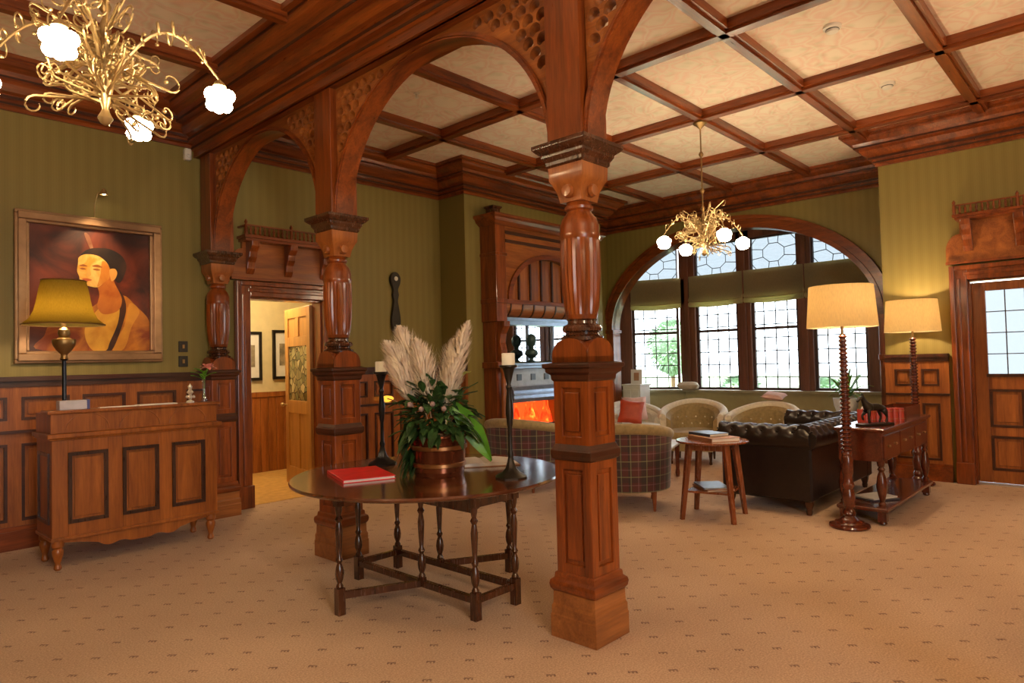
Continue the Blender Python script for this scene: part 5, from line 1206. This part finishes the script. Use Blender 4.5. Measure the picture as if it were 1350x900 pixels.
# ------------------------------------------------------------------ wall carving, detectors
r = T('wall_carving', 'long dark carved wooden carving hung on the green wall behind the pampas grass', 'wall carving', (5.36, YB - .02, 1.88))
b = MB(); pl = smoothpoly([(0, 0), (.05, .06), (.07, .2), (.045, .36), (.03, .45), (.045, .53), (.035, .60), (.07, .68), (.075, .76), (.03, .82), (-.03, .82), (-.075, .76), (-.07, .68), (-.035, .60), (-.045, .53), (-.03, .45), (-.045, .36), (-.07, .2), (-.05, .06)], 4)
b.rings([[(x, y, z) for x, z in pl] for y in (-.03, .015)]); b.build('blade', BRONZE, r, bevel=.004)
MB().lathe([(.022, -.008), (.03, 0), (.022, .008)], n=16, M=Matrix.Translation((0, -.035, .74)) @ Matrix.Rotation(PI / 2, 4, 'X')).build('pale_disc', PLASTIC, r)
for (x, y, lab) in ((5.77, 1.74, 'round white smoke detector on the ceiling panel, nearest the camera'), (7.4, 1.74, 'small white ceiling sprinkler between the smoke detector and the cornice'), (4.18, 5.12, 'small white ceiling sprinkler seen through the middle arch')):
    big = 'smoke' in lab; r = T('smoke_detector' if big else 'ceiling_sprinkler', lab, 'smoke detector' if big else 'sprinkler', (x, y, ZC), group=None if big else 'ceiling sprinklers')
    if big: MB().lathe([(.07, 0), (.07, -.02), (.05, -.03), (.045, -.05), (.03, -.055), (0, -.055)], n=24).build('housing', PLASTIC, r, smooth=35); MB().lathe([(.052, -.028), (.053, -.034), (.047, -.036)], n=24).build('vent_ring', simple('detector_vent', (.12, .12, .1), .6), r)
    else: MB().lathe([(.03, 0), (.028, -.008), (.01, -.012), (.008, -.04), (.022, -.045), (.022, -.048), (0, -.05)], n=16).build('head', PLASTIC, r, smooth=35)

# small amber lamp on the dado behind the left candlestick
r = T('amber_wall_lamp', 'small glowing amber glass lamp on the dado behind the left candlestick', 'lamp', (5.14, YB - .11, 1.015))
MB().lathe([(.05, 0), (.05, .01), (.02, .015)], n=16).build('bracket_plate', BRASSD, r); MB().lathe([(.02, .015), (.075, .035), (.085, .06), (.06, .085), (0, .095)], n=20).build('amber_shade', simple('amber_glass', (.7, .35, .04), .3, emit=(1, .5, .05), es=1.3), r, smooth=True)

# ------------------------------------------------------------------ bay: pedestal table, photo frame, potted plant
r = T('white_cabinet', 'narrow white cabinet against the left end of the bay', 'cabinet', (10.30, 6.62, 0))
b = MB(); b.box(-.16, .16, -.18, .18, .05, 1.02); b.box(-.18, .18, -.20, .20, 1.02, 1.05); b.box(-.17, .17, -.19, .19, 0, .06); b.build('body', WHITEP, r, bevel=.006)
b = MB(); b.box(-.175, -.16, -.15, -.01, .12, .96); b.build('door', WHITEP, r, bevel=.004); b = MB(); b.box(-.175, -.16, .01, .15, .12, .96); b.build('door', WHITEP, r, bevel=.004)
b = MB(); b.ico((-.185, -.03, .6), .012, 1); b.ico((-.185, .03, .6), .012, 1); b.build('knobs', BRASSD, r)
r = T('photo_frame', 'small standing photo frame with dark picture on the white cabinet', 'photo frame', (10.28, 6.60, 1.05), R_(20))
MB().rings([[(x + z * .12, y, z) for x, y in ((-.012, -.10), (.012, -.10), (.012, .10), (-.012, .10))] for z in (0, .26)]).build('frame', WHITEP, r); MB().rings([[(x + z * .12, y, z) for x, y in ((-.015, -.045), (-.012, -.045), (-.012, .045), (-.015, .045))] for z in (.06, .20)]).build('picture', TANC, r)
r = T('potted_plant', 'arching green plant in a pale pot behind the floor lamp stem', 'plant', (9.75, 2.95, 0))
MB().lathe([(.05, .64), (.10, .66), (.15, .80), (.16, .90), (.145, .90), (.13, .80), (0, .78)], n=24).build('pot', STONE, r, smooth=35)
b = MB(); rn = random.Random(9)
for i in range(46):
    a = rn.uniform(0, 2 * PI); leafmesh(b, (0, 0, .86), (math.cos(a) * rn.uniform(.2, .8), math.sin(a) * rn.uniform(.2, .8), rn.uniform(.8, 1.5)), rn.uniform(.35, .75), .022, rn.uniform(.3, .9), 8)
b.build('fronds', LEAFB, r)
b = MB(); b.lathe([(.20, 0), (.20, .03), (.05, .06), (.04, .30), (.05, .55), (.20, .60), (.22, .64), (0, .64)], n=24); o = b.build('plant_stand', CONS, smooth=35); o.location = (9.75, 2.95, 0); tag(o, 'dark turned plant stand carrying the arching green plant in the bay', 'stand')
r = T('coffee_table', 'low pale-topped coffee table between the plaid chair and the cream chairs', 'table', (7.25, 4.45, 0), R_(20))
MB().bbox(-.40, .40, -.30, .30, .42, .46, .01).build('tabletop', simple('pale_top', (.66, .60, .52), .2), r)
for sx in (-1, 1):
    for sy in (-1, 1): MB().lathe([(.02, 0), (.03, .05), (.022, .1), (.03, .3), (.03, .42)], (sx * .34, sy * .24, 0), 12).build('leg', CONS, r, smooth=35)

# ------------------------------------------------------------------ garden outside
MB().box(11.2, 60, -30, 45, -.4, -.3).build('ground', GRASS, kind=S)
def shrub(label, loc, rad, h, seed, trunk=0, name='garden_shrub'):
    r = T(name, label, 'shrub' if not trunk else 'tree', loc, group='garden greenery'); rn = random.Random(seed)
    if trunk: MB().lathe([(.07, -.3), (.05, trunk)], n=10).build('trunk', TWIG, r)
    b = MB(); b.ico((0, 0, trunk + h / 2), rad * .85, 2, (1, 1, h / rad / 2), .06)
    for i in range(700):
        a, el = rn.uniform(0, 2 * PI), rn.uniform(-1.5, 1.5); d = Vector((math.cos(a) * math.cos(el), math.sin(a) * math.cos(el), math.sin(el)))
        leafmesh(b, (d.x * rad * .85, d.y * rad * .85, trunk + h / 2 + d.z * h * .42), d, .16, .05, .3, 2)
    b.build('leaves', TREE, r)
shrub('clipped round tree outside the leftmost bay window', (15.6, 8.9, 0), .65, 1.4, 1, 1.1, 'garden_tree')
shrub('low garden shrub outside the second bay window', (16.0, 7.3, 0), .6, 1.0, 2); shrub('low garden shrub outside the third bay window', (17.0, 5.6, 0), .7, .9, 3); shrub('tall garden shrub outside the right bay window', (15.5, 3.4, 0), .6, 1.1, 4)
shrub('leafy shrub outside the glazed door', (13, -.4, 0), .9, 2.4, 5)
